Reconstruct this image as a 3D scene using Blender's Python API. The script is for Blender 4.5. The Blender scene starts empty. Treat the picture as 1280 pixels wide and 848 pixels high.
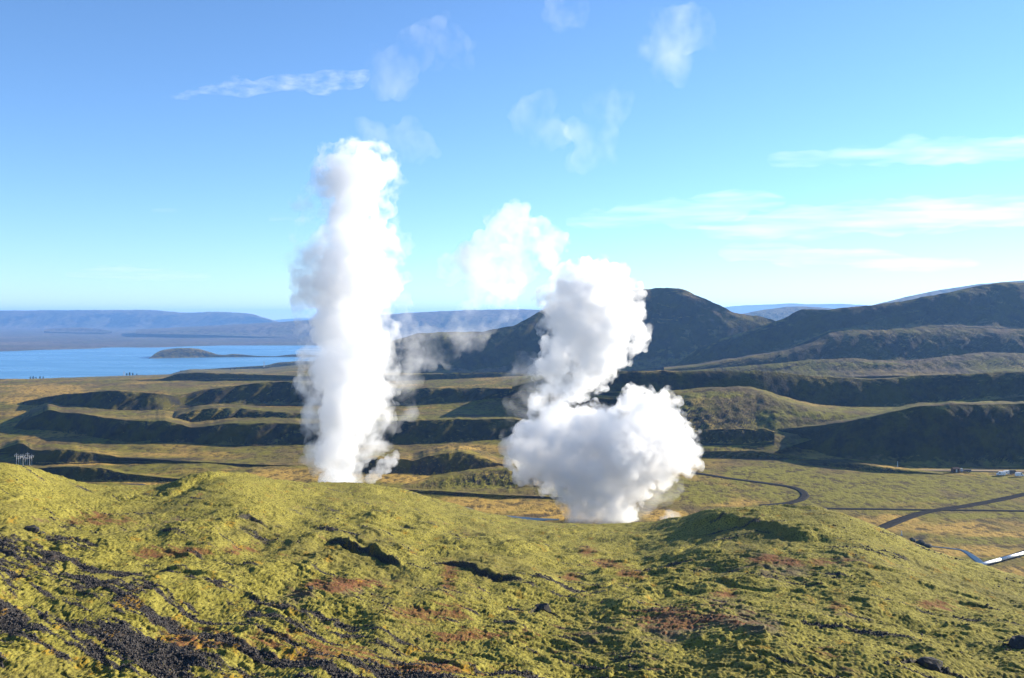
import bpy, bmesh, math, random
import numpy as np
from mathutils import Vector, Matrix

# ------------------------------------------------------------------ camera, sky, sun, exposure
scene = bpy.context.scene
COL = scene.collection
F = 1244.0            # focal length in pixels of a 1280-wide frame (35 mm on a 36 mm sensor)
HZ = 396.0            # row of the true horizon
HC = 180.0            # height of the camera above the lake
cam_data = bpy.data.cameras.new('camera')
cam_data.sensor_width = 36.0
cam_data.lens = 36.0 * F / 1280.0
cam_data.shift_y = -(424.0 - HZ) / 1280.0
cam_data.clip_start = 0.5
cam_data.clip_end = 90000.0
cam = bpy.data.objects.new('camera', cam_data)
COL.objects.link(cam)
cam.location = (0, 0, HC)
cam.rotation_euler = (math.radians(90), 0, 0)
scene.camera = cam

SUN_AZ = math.radians(62)      # to the right of the view direction
SUN_EL = math.radians(18.5)
world = bpy.data.worlds.new('World')
scene.world = world
world.use_nodes = True
wn = world.node_tree
sky = wn.nodes.new('ShaderNodeTexSky')
sky.sky_type = 'NISHITA'
sky.sun_disc = False
sky.sun_elevation = SUN_EL
sky.sun_rotation = SUN_AZ
sky.altitude = 2000
sky.air_density = 1.0
sky.dust_density = 0.0
sky.ozone_density = 5.0
bg = wn.nodes['Background']
bg.inputs['Strength'].default_value = 0.088
wn.links.new(sky.outputs[0], bg.inputs[0])

sun_data = bpy.data.lights.new('sun', 'SUN')
sun_data.energy = 5.0
sun_data.angle = math.radians(0.5)
sun_data.color = (1.0, 0.92, 0.77)
sun = bpy.data.objects.new('sun', sun_data)
COL.objects.link(sun)
sd = Vector((math.sin(SUN_AZ) * math.cos(SUN_EL), math.cos(SUN_AZ) * math.cos(SUN_EL), math.sin(SUN_EL)))
sun.rotation_euler = sd.to_track_quat('Z', 'Y').to_euler()

scene.view_settings.view_transform = 'Standard'
scene.view_settings.look = 'None'
scene.view_settings.gamma = 1.0
scene.view_settings.use_curve_mapping = False
scene.view_settings.exposure = 1.4
scene.render.engine = 'CYCLES'
scene.cycles.max_bounces = 14
scene.cycles.volume_bounces = 9
scene.cycles.transparent_max_bounces = 40
scene.cycles.use_denoising = True
random.seed(4)

# ------------------------------------------------------------------ helpers: noise
_rng = np.random.default_rng(11)
_PERM = np.concatenate([_rng.permutation(512)] * 3).astype(np.int32)
_ANG = _rng.uniform(0, 2 * math.pi, 512)
_GX, _GY = np.cos(_ANG).astype(np.float32), np.sin(_ANG).astype(np.float32)
_g3 = _rng.normal(size=(512, 3)); _g3 /= np.linalg.norm(_g3, axis=1)[:, None]
_G3 = _g3.astype(np.float32)


def noise2(x, y, seed=0):
    x = np.asarray(x, np.float64) + seed * 37.17; y = np.asarray(y, np.float64) + seed * 91.73
    xi = np.floor(x).astype(np.int64); yi = np.floor(y).astype(np.int64)
    fx = (x - xi).astype(np.float32); fy = (y - yi).astype(np.float32)
    xi &= 511; yi &= 511
    u = fx * fx * fx * (fx * (fx * 6 - 15) + 10); v = fy * fy * fy * (fy * (fy * 6 - 15) + 10)
    xj = (xi + 1) & 511; yj = (yi + 1) & 511

    def g(a, b, dx, dy):
        h = _PERM[_PERM[a] + b]
        return _GX[h] * dx + _GY[h] * dy
    n0 = g(xi, yi, fx, fy) * (1 - u) + g(xj, yi, fx - 1, fy) * u
    n1 = g(xi, yj, fx, fy - 1) * (1 - u) + g(xj, yj, fx - 1, fy - 1) * u
    return (n0 * (1 - v) + n1 * v) * 1.5


def fbm2(x, y, octv=4, seed=0, gain=0.5, lac=2.03):
    r = 0; a = 1.0
    for i in range(octv):
        r = r + a * noise2(x, y, seed + i * 7.3); a *= gain; x = x * lac; y = y * lac
    return r


def billow2(x, y, octv=3, seed=0, gain=0.5, lac=2.1):
    r = 0; a = 1.0
    for i in range(octv):
        r = r + a * (0.5 - np.abs(noise2(x, y, seed + i * 5.1))) * -1; a *= gain; x = x * lac; y = y * lac
    return r


def noise3(x, y, z, seed=0):
    x = x + seed * 17.3; y = y + seed * 41.9; z = z + seed * 63.7
    xi = np.floor(x).astype(np.int64); yi = np.floor(y).astype(np.int64); zi = np.floor(z).astype(np.int64)
    fx = x - xi; fy = y - yi; fz = z - zi
    xi &= 511; yi &= 511; zi &= 511
    s = lambda t: t * t * t * (t * (t * 6 - 15) + 10)
    u, v, w = s(fx), s(fy), s(fz)

    def g(a, b, c, dx, dy, dz):
        h = _G3[_PERM[_PERM[_PERM[a & 511] + (b & 511)] + (c & 511)]]
        return h[:, 0] * dx + h[:, 1] * dy + h[:, 2] * dz
    r = 0
    for i in (0, 1):
        for j in (0, 1):
            for k in (0, 1):
                wt = (u if i else 1 - u) * (v if j else 1 - v) * (w if k else 1 - w)
                r = r + wt * g(xi + i, yi + j, zi + k, fx - i, fy - j, fz - k)
    return r * 1.6


def pl(px, pts, col=1):
    """piecewise-linear lookup along the columns"""
    p = np.array([q[0] for q in pts], float); v = np.array([q[col] for q in pts], float)
    return np.interp(px, p, v)


def sstep(a, b, x):
    t = np.clip((x - a) / (b - a), 0, 1)
    return t * t * (3 - 2 * t)


def smooth1(a, k):
    if k < 2:
        return a
    ker = np.hanning(k + 2)[1:-1]; ker /= ker.sum()
    return np.convolve(np.pad(a, (k, k), mode='edge'), ker, mode='same')[k:-k]


# ------------------------------------------------------------------ helpers: objects
def tag(o, label=None, cat=None, group=None, kind=None):
    if label: o['label'] = label
    if cat: o['category'] = cat
    if group: o['group'] = group
    if kind: o['kind'] = kind
    return o


def link(name, me, mat=None, parent=None):
    o = bpy.data.objects.new(name, me)
    COL.objects.link(o)
    if mat and me is not None:
        me.materials.clear(); me.materials.append(mat)
    if parent: o.parent = parent
    return o


def empty(name, loc, rz=0):
    o = link(name, None); o.location = loc; o.rotation_euler = (0, 0, rz); o.empty_display_size = 0.5
    return o


def mesh_from_arrays(name, V, Q, smooth=True, attrs=None):
    me = bpy.data.meshes.new(name)
    n = len(V); m = len(Q); k = Q.shape[1]
    me.vertices.add(n); me.vertices.foreach_set('co', np.ascontiguousarray(V, np.float32).ravel())
    me.loops.add(m * k); me.loops.foreach_set('vertex_index', np.ascontiguousarray(Q, np.int32).ravel())
    me.polygons.add(m); me.polygons.foreach_set('loop_start', np.arange(0, m * k, k, dtype=np.int32))
    try:
        me.polygons.foreach_set('loop_total', np.full(m, k, np.int32))
    except Exception:
        pass
    me.polygons.foreach_set('use_smooth', np.full(m, smooth, bool))
    for an, av in (attrs or {}).items():
        at = me.attributes.new(an, 'FLOAT', 'POINT'); at.data.foreach_set('value', np.ascontiguousarray(av, np.float32).ravel())
    me.update(calc_edges=True)
    return me


def sheet(name, X, Y, Z, mat, label=None, attrs=None, kind='structure', parent=None):
    r, c = X.shape
    V = np.stack([X.ravel(), Y.ravel(), Z.ravel()], 1)
    i = np.arange(r * c).reshape(r, c)
    Q = np.stack([i[:-1, :-1].ravel(), i[:-1, 1:].ravel(), i[1:, 1:].ravel(), i[1:, :-1].ravel()], 1)
    o = link(name, mesh_from_arrays(name, V, Q, True, attrs), mat, parent)
    if kind: o['kind'] = kind
    if label: o['label'] = label
    return o


def wx(px, D):
    return (px - 640.0) / F * D


def wz(py, D):
    return HC - (py - HZ) / F * D


def ico(sub):
    bm = bmesh.new(); bmesh.ops.create_icosphere(bm, subdivisions=sub, radius=1.0)
    V = np.array([v.co[:] for v in bm.verts]); T = np.array([[v.index for v in f.verts] for f in bm.faces]); bm.free()
    return V, T


ICO2 = ico(2); ICO3 = ico(3)


# ------------------------------------------------------------------ helpers: materials
class NT:
    def __init__(self, name, rough=0.9, spec=0.15):
        self.m = bpy.data.materials.new(name); self.m.use_nodes = True
        self.t = self.m.node_tree; self.n = self.t.nodes; self.l = self.t.links
        self.b = self.n['Principled BSDF']
        self.b.inputs['Roughness'].default_value = rough
        self.b.inputs['Specular IOR Level'].default_value = spec
        self.geo = None

    def put(self, node, key, v):
        if isinstance(v, bpy.types.NodeSocket): self.l.new(v, node.inputs[key])
        elif v is not None:
            if isinstance(v, tuple) and len(v) == 3 and node.inputs[key].type == 'RGBA': v = v + (1,)
            node.inputs[key].default_value = v

    def pos(self):
        if not self.geo: self.geo = self.n.new('ShaderNodeNewGeometry')
        return self.geo.outputs['Position']

    def scaled(self, sx, sy, sz):
        m = self.n.new('ShaderNodeVectorMath'); m.operation = 'MULTIPLY'
        self.l.new(self.pos(), m.inputs[0]); m.inputs[1].default_value = (sx, sy, sz)
        return m.outputs[0]

    def noise(self, scale, detail=4, rough=0.55, vec=None, dist=0.0):
        t = self.n.new('ShaderNodeTexNoise'); t.inputs['Scale'].default_value = scale
        t.inputs['Detail'].default_value = detail; t.inputs['Roughness'].default_value = rough
        t.inputs['Distortion'].default_value = dist
        self.l.new(vec or self.pos(), t.inputs['Vector'])
        return t.outputs['Fac']

    def ramp(self, f, a, b, va=0.0, vb=1.0):
        t = self.n.new('ShaderNodeMapRange'); t.interpolation_type = 'SMOOTHSTEP'
        self.put(t, 'Value', f); t.inputs['From Min'].default_value = a; t.inputs['From Max'].default_value = b
        t.inputs['To Min'].default_value = va; t.inputs['To Max'].default_value = vb
        return t.outputs[0]

    def mix(self, f, a, b, mode='MIX'):
        t = self.n.new('ShaderNodeMix'); t.data_type = 'RGBA'; t.blend_type = mode
        for k, v in ((0, f), (6, a), (7, b)):
            if isinstance(v, bpy.types.NodeSocket): self.l.new(v, t.inputs[k])
            else: t.inputs[k].default_value = v + (1,) if isinstance(v, tuple) and len(v) == 3 else v
        return t.outputs[2]

    def math(self, op, a, b=None):
        t = self.n.new('ShaderNodeMath'); t.operation = op
        self.put(t, 0, a)
        if b is not None: self.put(t, 1, b)
        return t.outputs[0]

    def attr(self, name):
        t = self.n.new('ShaderNodeAttribute'); t.attribute_name = name
        return t.outputs['Fac']

    def bump(self, h, strength, dist):
        t = self.n.new('ShaderNodeBump'); t.inputs['Strength'].default_value = strength; t.inputs['Distance'].default_value = dist
        self.l.new(h, t.inputs['Height']); self.l.new(t.outputs[0], self.b.inputs['Normal'])

    def out(self, c):
        self.put(self.b, 'Base Color', c)
        return self.m


def plain(name, col, rough=0.7, spec=0.3, metal=0.0, var=0.15, scale=3.0):
    t = NT(name, rough, spec); t.b.inputs['Metallic'].default_value = metal
    n = t.noise(scale, 3)
    d = tuple(c * (1 - var) for c in col); e = tuple(min(1, c * (1 + var)) for c in col)
    return t.out(t.mix(n, d, e))


def foreground_material():
    t = NT('moss_and_lava_gravel', 0.95, 0.08)
    st = t.scaled(1.0, .4, 1.0)
    fine = t.noise(3.4, 5, 0.68, st)
    mid = t.noise(0.5, 4, 0.6, st)
    big = t.noise(0.06, 4, 0.55, st)
    moss = t.mix(t.ramp(mid, .32, .68), (.130, .114, .013), (.225, .194, .034))
    moss = t.mix(t.ramp(fine, .42, .70), moss, (.29, .252, .055))
    moss = t.mix(t.ramp(fine, .49, .38), moss, (.045, .040, .013))
    moss = t.mix(t.ramp(big, .50, .68, 0, .55), moss, (.125, .105, .030))
    # grey-brown heath between the moss cushions
    heath = t.mix(fine, (.075, .060, .038), (.165, .125, .075))
    c = t.mix(t.attr('heath'), moss, heath)
    red = t.mix(t.ramp(t.noise(3.0, 4, .6), .35, .65), (.13, .075, .025), (.20, .062, .032))
    red = t.mix(t.ramp(fine, .55, .68), red, (.22, .13, .02))
    c = t.mix(t.attr('red'), c, red)
    gfine = t.noise(6.0, 3, .7, st)
    grav = t.mix(t.ramp(gfine, .35, .70), (.018, .016, .015), (.085, .077, .073))
    grav = t.mix(t.ramp(t.noise(1.3, 3), .50, .65, 0, .7), grav, (.050, .036, .028))
    c = t.mix(t.attr('gravel'), c, grav)
    yel = t.mix(fine, (.27, .18, .012), (.27, .12, .012))
    c = t.mix(t.math('MULTIPLY', t.attr('yellow'), t.ramp(fine, .45, .55)), c, yel)
    h = t.math('ADD', t.math('MULTIPLY', fine, 1.0), t.math('MULTIPLY', gfine, 0.5))
    t.bump(h, 1.0, 0.16)
    return t.out(c)


def land_material(name, green, tan, heath, scree, s=1.0, vis=1.0):
    """moss, dry grass, heath and bare scree; slope and masks decide where, steep faces coloured darker to deepen their shade"""
    t = NT(name, 0.95, 0.06)
    st = t.scaled(1.0, 0.55, 1.0)
    a = t.noise(.030 * s, 6, .62, st)
    b = t.noise(.013 * s, 5, .6)
    f = t.noise(.22 * s, 5, .7, st)
    c = t.mix(t.ramp(a, .40, .62), green, heath)
    c = t.mix(t.ramp(b, .48, .66), c, tan)
    c = t.mix(t.attr('tan'), c, t.mix(t.ramp(f, .35, .65), tan, tuple(x * 1.18 for x in tan)))
    c = t.mix(t.math('MULTIPLY', t.attr('green'), t.ramp(f, .30, .50)), c, tuple(x * 1.15 for x in green))
    c = t.mix(t.ramp(f, .52, .38, 0, .85), c, tuple(x * .42 for x in heath))
    c = t.mix(t.ramp(f, .56, .72, 0, .55), c, tuple(min(1, x * 1.6) for x in green))
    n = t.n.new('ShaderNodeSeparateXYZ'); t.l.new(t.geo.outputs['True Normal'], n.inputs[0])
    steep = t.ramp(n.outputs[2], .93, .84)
    sc = t.mix(t.ramp(t.noise(.05 * s, 6, .7), .40, .62), scree, tuple(x * .38 for x in green))  # scree and thin moss, toned down so the colour adds shade to steep faces
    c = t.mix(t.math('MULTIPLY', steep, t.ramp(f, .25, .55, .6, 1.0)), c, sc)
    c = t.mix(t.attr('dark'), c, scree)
    t.bump(f, 0.9, 1.6 / s)
    return t.out(c)


M_FORE = foreground_material()
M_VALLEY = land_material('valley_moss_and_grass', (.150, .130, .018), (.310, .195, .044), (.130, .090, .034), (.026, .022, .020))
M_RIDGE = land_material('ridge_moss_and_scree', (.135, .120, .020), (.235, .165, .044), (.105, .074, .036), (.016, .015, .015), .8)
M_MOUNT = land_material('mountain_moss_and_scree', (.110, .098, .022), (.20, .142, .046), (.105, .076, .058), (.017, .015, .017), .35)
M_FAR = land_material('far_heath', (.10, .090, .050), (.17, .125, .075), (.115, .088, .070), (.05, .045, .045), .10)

# ------------------------------------------------------------------ the setting: foreground hillside
CREST = [(-300, 560), (0, 583), (20, 584), (40, 590), (70, 600), (110, 607), (150, 609), (200, 611), (215, 606), (250, 598), (280, 594.5),
         (310, 594.5), (340, 600), (385, 605), (460, 605), (500, 613), (540, 624), (600, 640), (650, 651), (720, 656), (800, 655), (850, 648),
         (870, 642), (900, 637), (950, 635), (1000, 637), (1030, 640), (1060, 646), (1090, 658), (1130, 676), (1170, 692), (1200, 702),
         (1240, 714), (1280, 727), (1560, 815)]
CRD = [(-300, 165), (0, 185), (100, 208), (200, 220), (280, 222), (400, 266), (600, 280), (800, 266), (900, 225), (1000, 205), (1100, 188),
       (1280, 165), (1560, 140)]
DN = 75.0
PYN = 905.0


CRS = [(-300, 590), (0, 598), (200, 606), (400, 610), (500, 618), (600, 640), (720, 656), (850, 659), (1000, 661), (1100, 676), (1280, 730), (1560, 815)]


def rounded(pts, k):
    """the same line without corners"""
    p = np.arange(pts[0][0], pts[-1][0] + 1, 4.0)
    return list(zip(p, smooth1(np.interp(p, [q[0] for q in pts], [q[1] for q in pts]), k)))


CREST, CRD, CRS = rounded(CREST, 12), rounded(CRD, 30), rounded(CRS, 30)


def fore_base(px, D):
    """height of the smooth hillside under the humps: a plane per column from the near edge to the crest"""
    dc = pl(px, CRD); pc = pl(px, CRS); pk = pl(px, CREST)
    a = (PYN - pc) / F / (1 / DN - 1 / dc)
    b = (PYN - HZ) / F - a / DN
    drop = a + b * D - (pc - pk) / F * dc * np.exp(-(np.maximum(dc - D, 0) / 38.0) ** 1.5)
    over = np.maximum(0, D - dc)
    drop = drop + over * 0.06 + np.minimum(over, 45) ** 2 * 0.006 + np.maximum(0, over - 45) * 0.48
    return HC - drop


def fore_D(px, py):
    """distance at which the smooth hillside is seen at a pixel"""
    dc = pl(px, CRD); pc = pl(px, CRS)
    s = 1 / dc + (py - pc) * (1 / DN - 1 / dc) / (PYN - pc)
    return 1 / np.maximum(s, 1e-4)


# banks: edge line in columns/rows, height of the face in metres, width of the face, how far the top runs back
FBANKS = [([(858, 651), (900, 650), (950, 655), (1010, 662), (1066, 662)], 1.5, 2.2, 7),
          ([(850, 668), (890, 668), (950, 674), (1000, 686), (1066, 692)], 2.6, 5.0, 11),
          ([(405, 682), (440, 688), (470, 697), (505, 712)], 2.6, 1.4, 6),
          ([(535, 706), (560, 711), (600, 727), (660, 737)], 1.7, 1.2, 6),
          ([(180, 620), (215, 614), (245, 607), (280, 602), (320, 602), (370, 605)], 2.6, 8.0, 16),
          ([(290, 656), (312, 656), (338, 664)], 1.2, .8, 3),
          ([(1245, 806), (1262, 802), (1330, 812)], 1.0, .5, 2),
          ([(1120, 838), (1150, 832), (1195, 842)], .8, .5, 2),
          ([(655, 770), (678, 762), (702, 772)], 1.1, .6, 2),
          ([(170, 690), (210, 688), (240, 697)], .8, .8, 4),
          ([(325, 695), (365, 695), (400, 704)], .8, .8, 4),
          ([(0, 636), (30, 630), (90, 640)], .8, 1.0, 4),
          ([(640, 665), (700, 668), (760, 664)], .9, 1.2, 5),
          ([(700, 690), (760, 694), (830, 688)], .8, 1.2, 5),
          ([(820, 735), (880, 742), (960, 738)], .6, 1.0, 4),
          ([(900, 800), (960, 805), (1040, 800)], .6, .8, 3),
          ([(560, 790), (620, 797), (700, 806)], .6, .7, 3),
          ([(1040, 745), (1100, 752), (1180, 760)], .8, 1.0, 4)]


def fore_height(px, D, detail=True):
    x = wx(px, D); y = D
    z = fore_base(px, D)
    dc = pl(px, CRD)
    near_crest = sstep(0.62, 1.0, D / dc)
    und = fbm2(x / 24, y / 40, 3, 3) * 1.3 * (1 - .85 * near_crest)
    und += fbm2(x / 8, y / 16, 3, 21) * .6 * (1 - .5 * near_crest)
    z = z + und
    for pts, h, w, L in FBANKS:
        p0, p1 = pts[0][0], pts[-1][0]
        Dl = fore_D(px, pl(px, pts)) + w * .5 * noise2(x / 2.5, px * 0, 5)
        win = sstep(p0 - 6, p0 + .28 * (p1 - p0), px) * sstep(p1 + 6, p1 - .28 * (p1 - p0), px)
        d = D - Dl
        face = sstep(-w, 0, d) * np.exp(-np.maximum(d, 0) / L)
        pre = -0.35 * np.exp(-((d + w) / (w * 1.2)) ** 2)
        z = z + .42 * h * win * (face * (1 + .35 * noise2(x / 3.0, y / 3.0, 15)) + pre)
    if detail:
        # moss cushions drawn out down the slope, broken by low banks that face down to the left
        u = x * .75 - y * .66; v = x * .66 + y * .75
        warp = noise2(x / 4.1, y / 9.0, 9) * .8
        b1 = np.abs(noise2(v / 2.6 + warp, u / 7.5 + warp, 31))
        b2 = np.abs(noise2(v / 1.0 + warp, u / 3.2, 47))
        b3 = np.abs(noise2(x / .42, y / 1.3, 53))
        b4 = noise2(x / .20, y / .7, 57)
        amp = np.clip(.42 + .9 * noise2(x / 16, y / 26, 77), .15, 1.0)
        z = z + amp * (.42 * b1 + .34 * b2) + .18 * b3 + .05 * b4
        for lam, A, sd_ in ((20., .5, 61), (9.5, .32, 67), (5.2, .22, 71), (2.8, .17, 83)):
            ph = (y * .97 - x * .22) / lam + 1.3 * noise2(x / (lam * 1.1), y / (lam * 1.3), sd_) + .30 * noise2(x / (lam * .22), y / (lam * .4), sd_ + 1)
            fr = ph - np.floor(ph)
            patch = np.clip(noise2(x / (lam * .9), y / (lam * 1.6), sd_ + 2) * 2.4 + (.05 if lam > 6 else .35), 0, 1)
            z = z + A * patch * sstep(0, .10, fr) * (1 - fr) * (1 - .6 * near_crest)
    return z


def build_foreground():
    cols = np.concatenate([np.linspace(-300, -20, 110), np.arange(-18.2, 1298, 1.55), np.linspace(1300, 1560, 100)])
    # rows: equal steps on the picture up to the crest, then down the far side
    q = np.linspace(0, 1, 520)
    dc = pl(cols, CRD)
    S = (1 / DN) * (1 - q[:, None]) + (1 / dc)[None, :] * q[:, None]
    D1 = 1 / S
    back = np.array([1, 2, 3, 4.5, 6.5, 9, 12, 16, 21, 27, 34, 45, 60, 80, 110, 150])
    D2 = dc[None, :] + back[:, None]
    # hidden near part under the camera
    D0 = np.array([1.5, 15, 30, 45, 60])[:, None] * np.ones_like(dc)[None, :]
    D = np.concatenate([D0, D1, D2], 0)
    P = np.broadcast_to(cols[None, :], D.shape)
    Z = fore_height(P, D)
    d75 = (PYN - HZ) / F * DN
    Z[:5] = HC - 1.7 - (d75 - 1.7) * (D0 / 75) ** .8
    X = wx(P, D)
    n = fbm2(X / 9, D / 22, 5, 101, .6)
    PY = HZ + F * (HC - Z) / D
    # bare lava gravel: lower left, in streaks running down to the right
    us = X * .78 - D * .62; vs_ = X * .62 + D * .78
    streak = fbm2(vs_ / 3.4, us / 26, 5, 131, .62)
    streak2 = fbm2(vs_ / .9, us / 5, 3, 171, .6)
    left = sstep(690, 860, PY + (330 - P) * .28)
    g = left * .62 + streak * 1.15 + streak2 * .45 - .44 - .34 * sstep(.45, .0, left)
    extra = np.exp(-(((P - 770) / 70) ** 2 + ((PY - 815) / 30) ** 2)) * .6 + np.exp(-(((P - 40) / 70) ** 2 + ((PY - 690) / 18) ** 2)) * .5
    extra += np.exp(-(((P - 20) / 30) ** 2 + ((PY - 602) / 12) ** 2)) * .45
    g = np.clip((g + extra * .8 - .10) * 4.5, 0, 1)
    for pts, h, w, L in FBANKS[2:4] + FBANKS[5:9]:      # the broken faces of the banks are bare rock
        Dl = fore_D(P, pl(P, pts)); d = D - Dl
        win = sstep(pts[0][0], pts[0][0] + 12, P) * sstep(pts[-1][0], pts[-1][0] - 12, P)
        g = np.maximum(g, win * sstep(-1.3 * w, -.8 * w, d) * sstep(.1 * w, -.2 * w, d) * .95)
    redblobs = [(755, 705, 28, 8), (790, 718, 26, 6), (560, 722, 14, 24), (520, 765, 60, 14), (590, 795, 70, 10), (850, 770, 90, 20), (960, 700, 40, 6),
                (1000, 702, 70, 8), (420, 730, 70, 10), (300, 800, 120, 16), (420, 820, 120, 18), (540, 835, 90, 14), (735, 690, 14, 8),
                (905, 742, 20, 6), (1045, 757, 14, 6), (715, 722, 16, 5), (1165, 756, 30, 6), (1035, 816, 26, 8), (640, 620, 1, 1), (420, 625, 12, 3),
                (250, 690, 80, 8), (410, 740, 18, 6), (130, 650, 60, 8)]
    r = np.zeros_like(D)
    for bx, by, sx, sy in redblobs:
        r = np.maximum(r, np.exp(-(((P - bx) / sx) ** 2 + ((PY - by) / sy) ** 2)))
    r = np.clip((r + n * .40 + streak2 * .55 - .54) * 2.4, 0, .85)
    hb = np.exp(-(((P - 880) / 130) ** 2 + ((PY - 775) / 32) ** 2)) + .8 * np.exp(-(((P - 1000) / 110) ** 2 + ((PY - 705) / 18) ** 2)) \
        + .6 * np.exp(-(((P - 420) / 120) ** 2 + ((PY - 735) / 20) ** 2)) + .5 * np.exp(-(((P - 200) / 200) ** 2 + ((PY - 655) / 14) ** 2))
    ht = np.clip((hb + n * .5 + streak2 * .4 - .5) * 2.0, 0, .9)
    ye = np.clip((fbm2(X / 2.5, D / 6, 3, 201) * .9 + left * .25 - .50) * 3, 0, .8)
    global FORE
    FORE = (P, D, Z, g)
    return sheet('hillside', X, D, Z, M_FORE, 'moss covered hillside with dark lava gravel in the foreground',
                 {'gravel': g, 'red': r, 'heath': ht, 'yellow': ye})


build_foreground()

# ------------------------------------------------------------------ the setting: valley floor, lake, far plain
SHORE = [(-300, 2750), (0, 2813), (115, 2985), (212, 3110), (237, 3413), (331, 3499), (375, 3998), (520, 4600), (1600, 4600)]
LEFTF = [(200, 103), (650, 100), (820, 105), (1000, 100), (1300, 98), (1600, 101)]
RIGHTF = [(200, 100), (720, 100), (800, 96), (1000, 86), (1450, 79), (1900, 112), (3000, 160), (5200, 195)]


def floor_drop(px, D):
    px = np.asarray(px, float); D = np.asarray(D, float)
    sh = pl(px, SHORE)
    l = np.interp(D, [a for a, b in LEFTF], [b for a, b in LEFTF])
    l = np.where(D > 1600, 101 + (D - 1600) / (sh - 1600) * 79.3, l)
    l = np.minimum(l, 196)
    r = np.interp(D, [a for a, b in RIGHTF], [b for a, b in RIGHTF])
    w = sstep(480, 800, px)
    return l * (1 - w) + r * w


def floor_z(px, D):
    D = np.asarray(D, float)
    x = wx(px, D)
    amp = np.clip((D - 380) / 300, 0, 1) * (1 - .9 * sstep(830, 900, px) * sstep(760, 700, D))
    z = HC - floor_drop(px, D) + amp * (fbm2(x / 60, D / 60, 3, 301) * 1.3 + fbm2(x / 14, D / 14, 3, 302) * .5)
    return z


TANS = [(345, 594, 50, 9), (500, 598, 45, 8), (590, 632, 90, 12), (700, 645, 60, 12), (830, 645, 40, 8), (1200, 660, 80, 8), (1260, 670, 60, 10),
        (1210, 690, 70, 8), (190, 603, 60, 4), (100, 580, 80, 2.5), (1120, 650, 30, 8), (60, 488, 60, 8), (40, 500, 60, 5), (1110, 585, 70, 3.5),
        (1230, 593, 70, 2.5), (920, 630, 40, 3), (700, 605, 60, 5), (600, 560, 60, 3), (1270, 715, 60, 8)]
GREENS = [(950, 595, 90, 14), (1100, 605, 200, 18), (1230, 645, 80, 4), (1000, 620, 160, 9), (1230, 676, 60, 5), (600, 605, 60, 6), (870, 615, 60, 14),
          (1100, 625, 150, 6), (880, 494, 60, 5), (850, 512, 50, 5), (1010, 518, 60, 4), (1060, 522, 60, 4), (900, 560, 50, 5), (450, 522, 200, 3), (1200, 500, 60, 3), (1130, 512, 120, 5), (950, 458, 120, 3), (1060, 455, 80, 2), (1250, 452, 80, 2), (640, 515, 100, 3)]
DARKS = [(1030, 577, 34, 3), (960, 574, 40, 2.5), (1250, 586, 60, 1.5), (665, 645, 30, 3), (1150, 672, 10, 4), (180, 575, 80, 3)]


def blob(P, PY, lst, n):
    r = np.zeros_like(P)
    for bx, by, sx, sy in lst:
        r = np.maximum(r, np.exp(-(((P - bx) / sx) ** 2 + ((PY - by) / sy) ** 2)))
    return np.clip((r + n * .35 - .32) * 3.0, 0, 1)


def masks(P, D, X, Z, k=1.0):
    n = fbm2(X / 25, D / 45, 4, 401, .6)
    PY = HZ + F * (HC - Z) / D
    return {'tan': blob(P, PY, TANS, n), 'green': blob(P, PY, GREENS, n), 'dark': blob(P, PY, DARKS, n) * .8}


def build_valley():
    cols = np.linspace(-300, 1560, 760)
    Dr = np.concatenate([np.array([200, 260, 320]), 1 / np.linspace(1 / 360, 1 / 1000, 330), 1 / np.linspace(1 / 1003, 1 / 5200, 110)])
    D = np.broadcast_to(Dr[:, None], (len(Dr), len(cols))).copy(); P = np.broadcast_to(cols[None, :], D.shape).copy()
    Z = floor_z(P, D); X = wx(P, D)
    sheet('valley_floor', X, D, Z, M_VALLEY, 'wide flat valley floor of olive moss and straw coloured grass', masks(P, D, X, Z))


build_valley()


def lake_material():
    t = NT('lake_water', 0.22, 0.5)
    t.b.inputs['IOR'].default_value = 1.333
    n = t.noise(.0016, 4, .6, t.scaled(1, 3.5, 1))
    t.l.new(t.ramp(n, .35, .65, .26, .40), t.b.inputs['Roughness'])
    h = t.noise(.35, 3, .6, t.scaled(.5, 1, 1))
    t.bump(h, .12, .4)
    return t.out((.075, .22, .38))


M_LAKE = lake_material()
lc = np.linspace(-700, 700, 30); ld = np.array([2300, 3000, 4000, 5200, 6200.0])
LP, LD = np.meshgrid(lc, ld)
sheet('lake', wx(LP, LD), LD, np.zeros_like(LP), M_LAKE, 'pale blue lake stretching across the left distance')

FSHORE = [(-700, 445), (-300, 444), (0, 443), (47, 441), (150, 438.5), (200, 437.5), (250, 435.5), (375, 433), (520, 431), (1800, 431)]


def build_far_plain():
    cols = np.linspace(-800, 2000, 300)
    d0 = (HC + 6) * F / (pl(cols, FSHORE) - HZ)
    q = np.linspace(0, 1, 90)
    D = 1 / ((1 / d0)[None, :] * (1 - q[:, None]) + q[:, None] / 27500.0)
    P = np.broadcast_to(cols[None, :], D.shape)
    X = wx(P, D)
    z0 = np.interp(D - d0[None, :], [0, 250, 600, 7000, 12000, 40000], [-6, .4, 3, 26, 40, 150])
    Z = z0 + fbm2(X / 600, D / 600, 4, 501) * np.clip((D - d0[None, :]) / 800, 0, 1) * 6
    one = np.zeros_like(D)
    sheet('far_plain', X, D, Z, M_FAR, 'flat brown plain on the far side of the lake', {'tan': one, 'green': one, 'dark': one})


build_far_plain()


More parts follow.
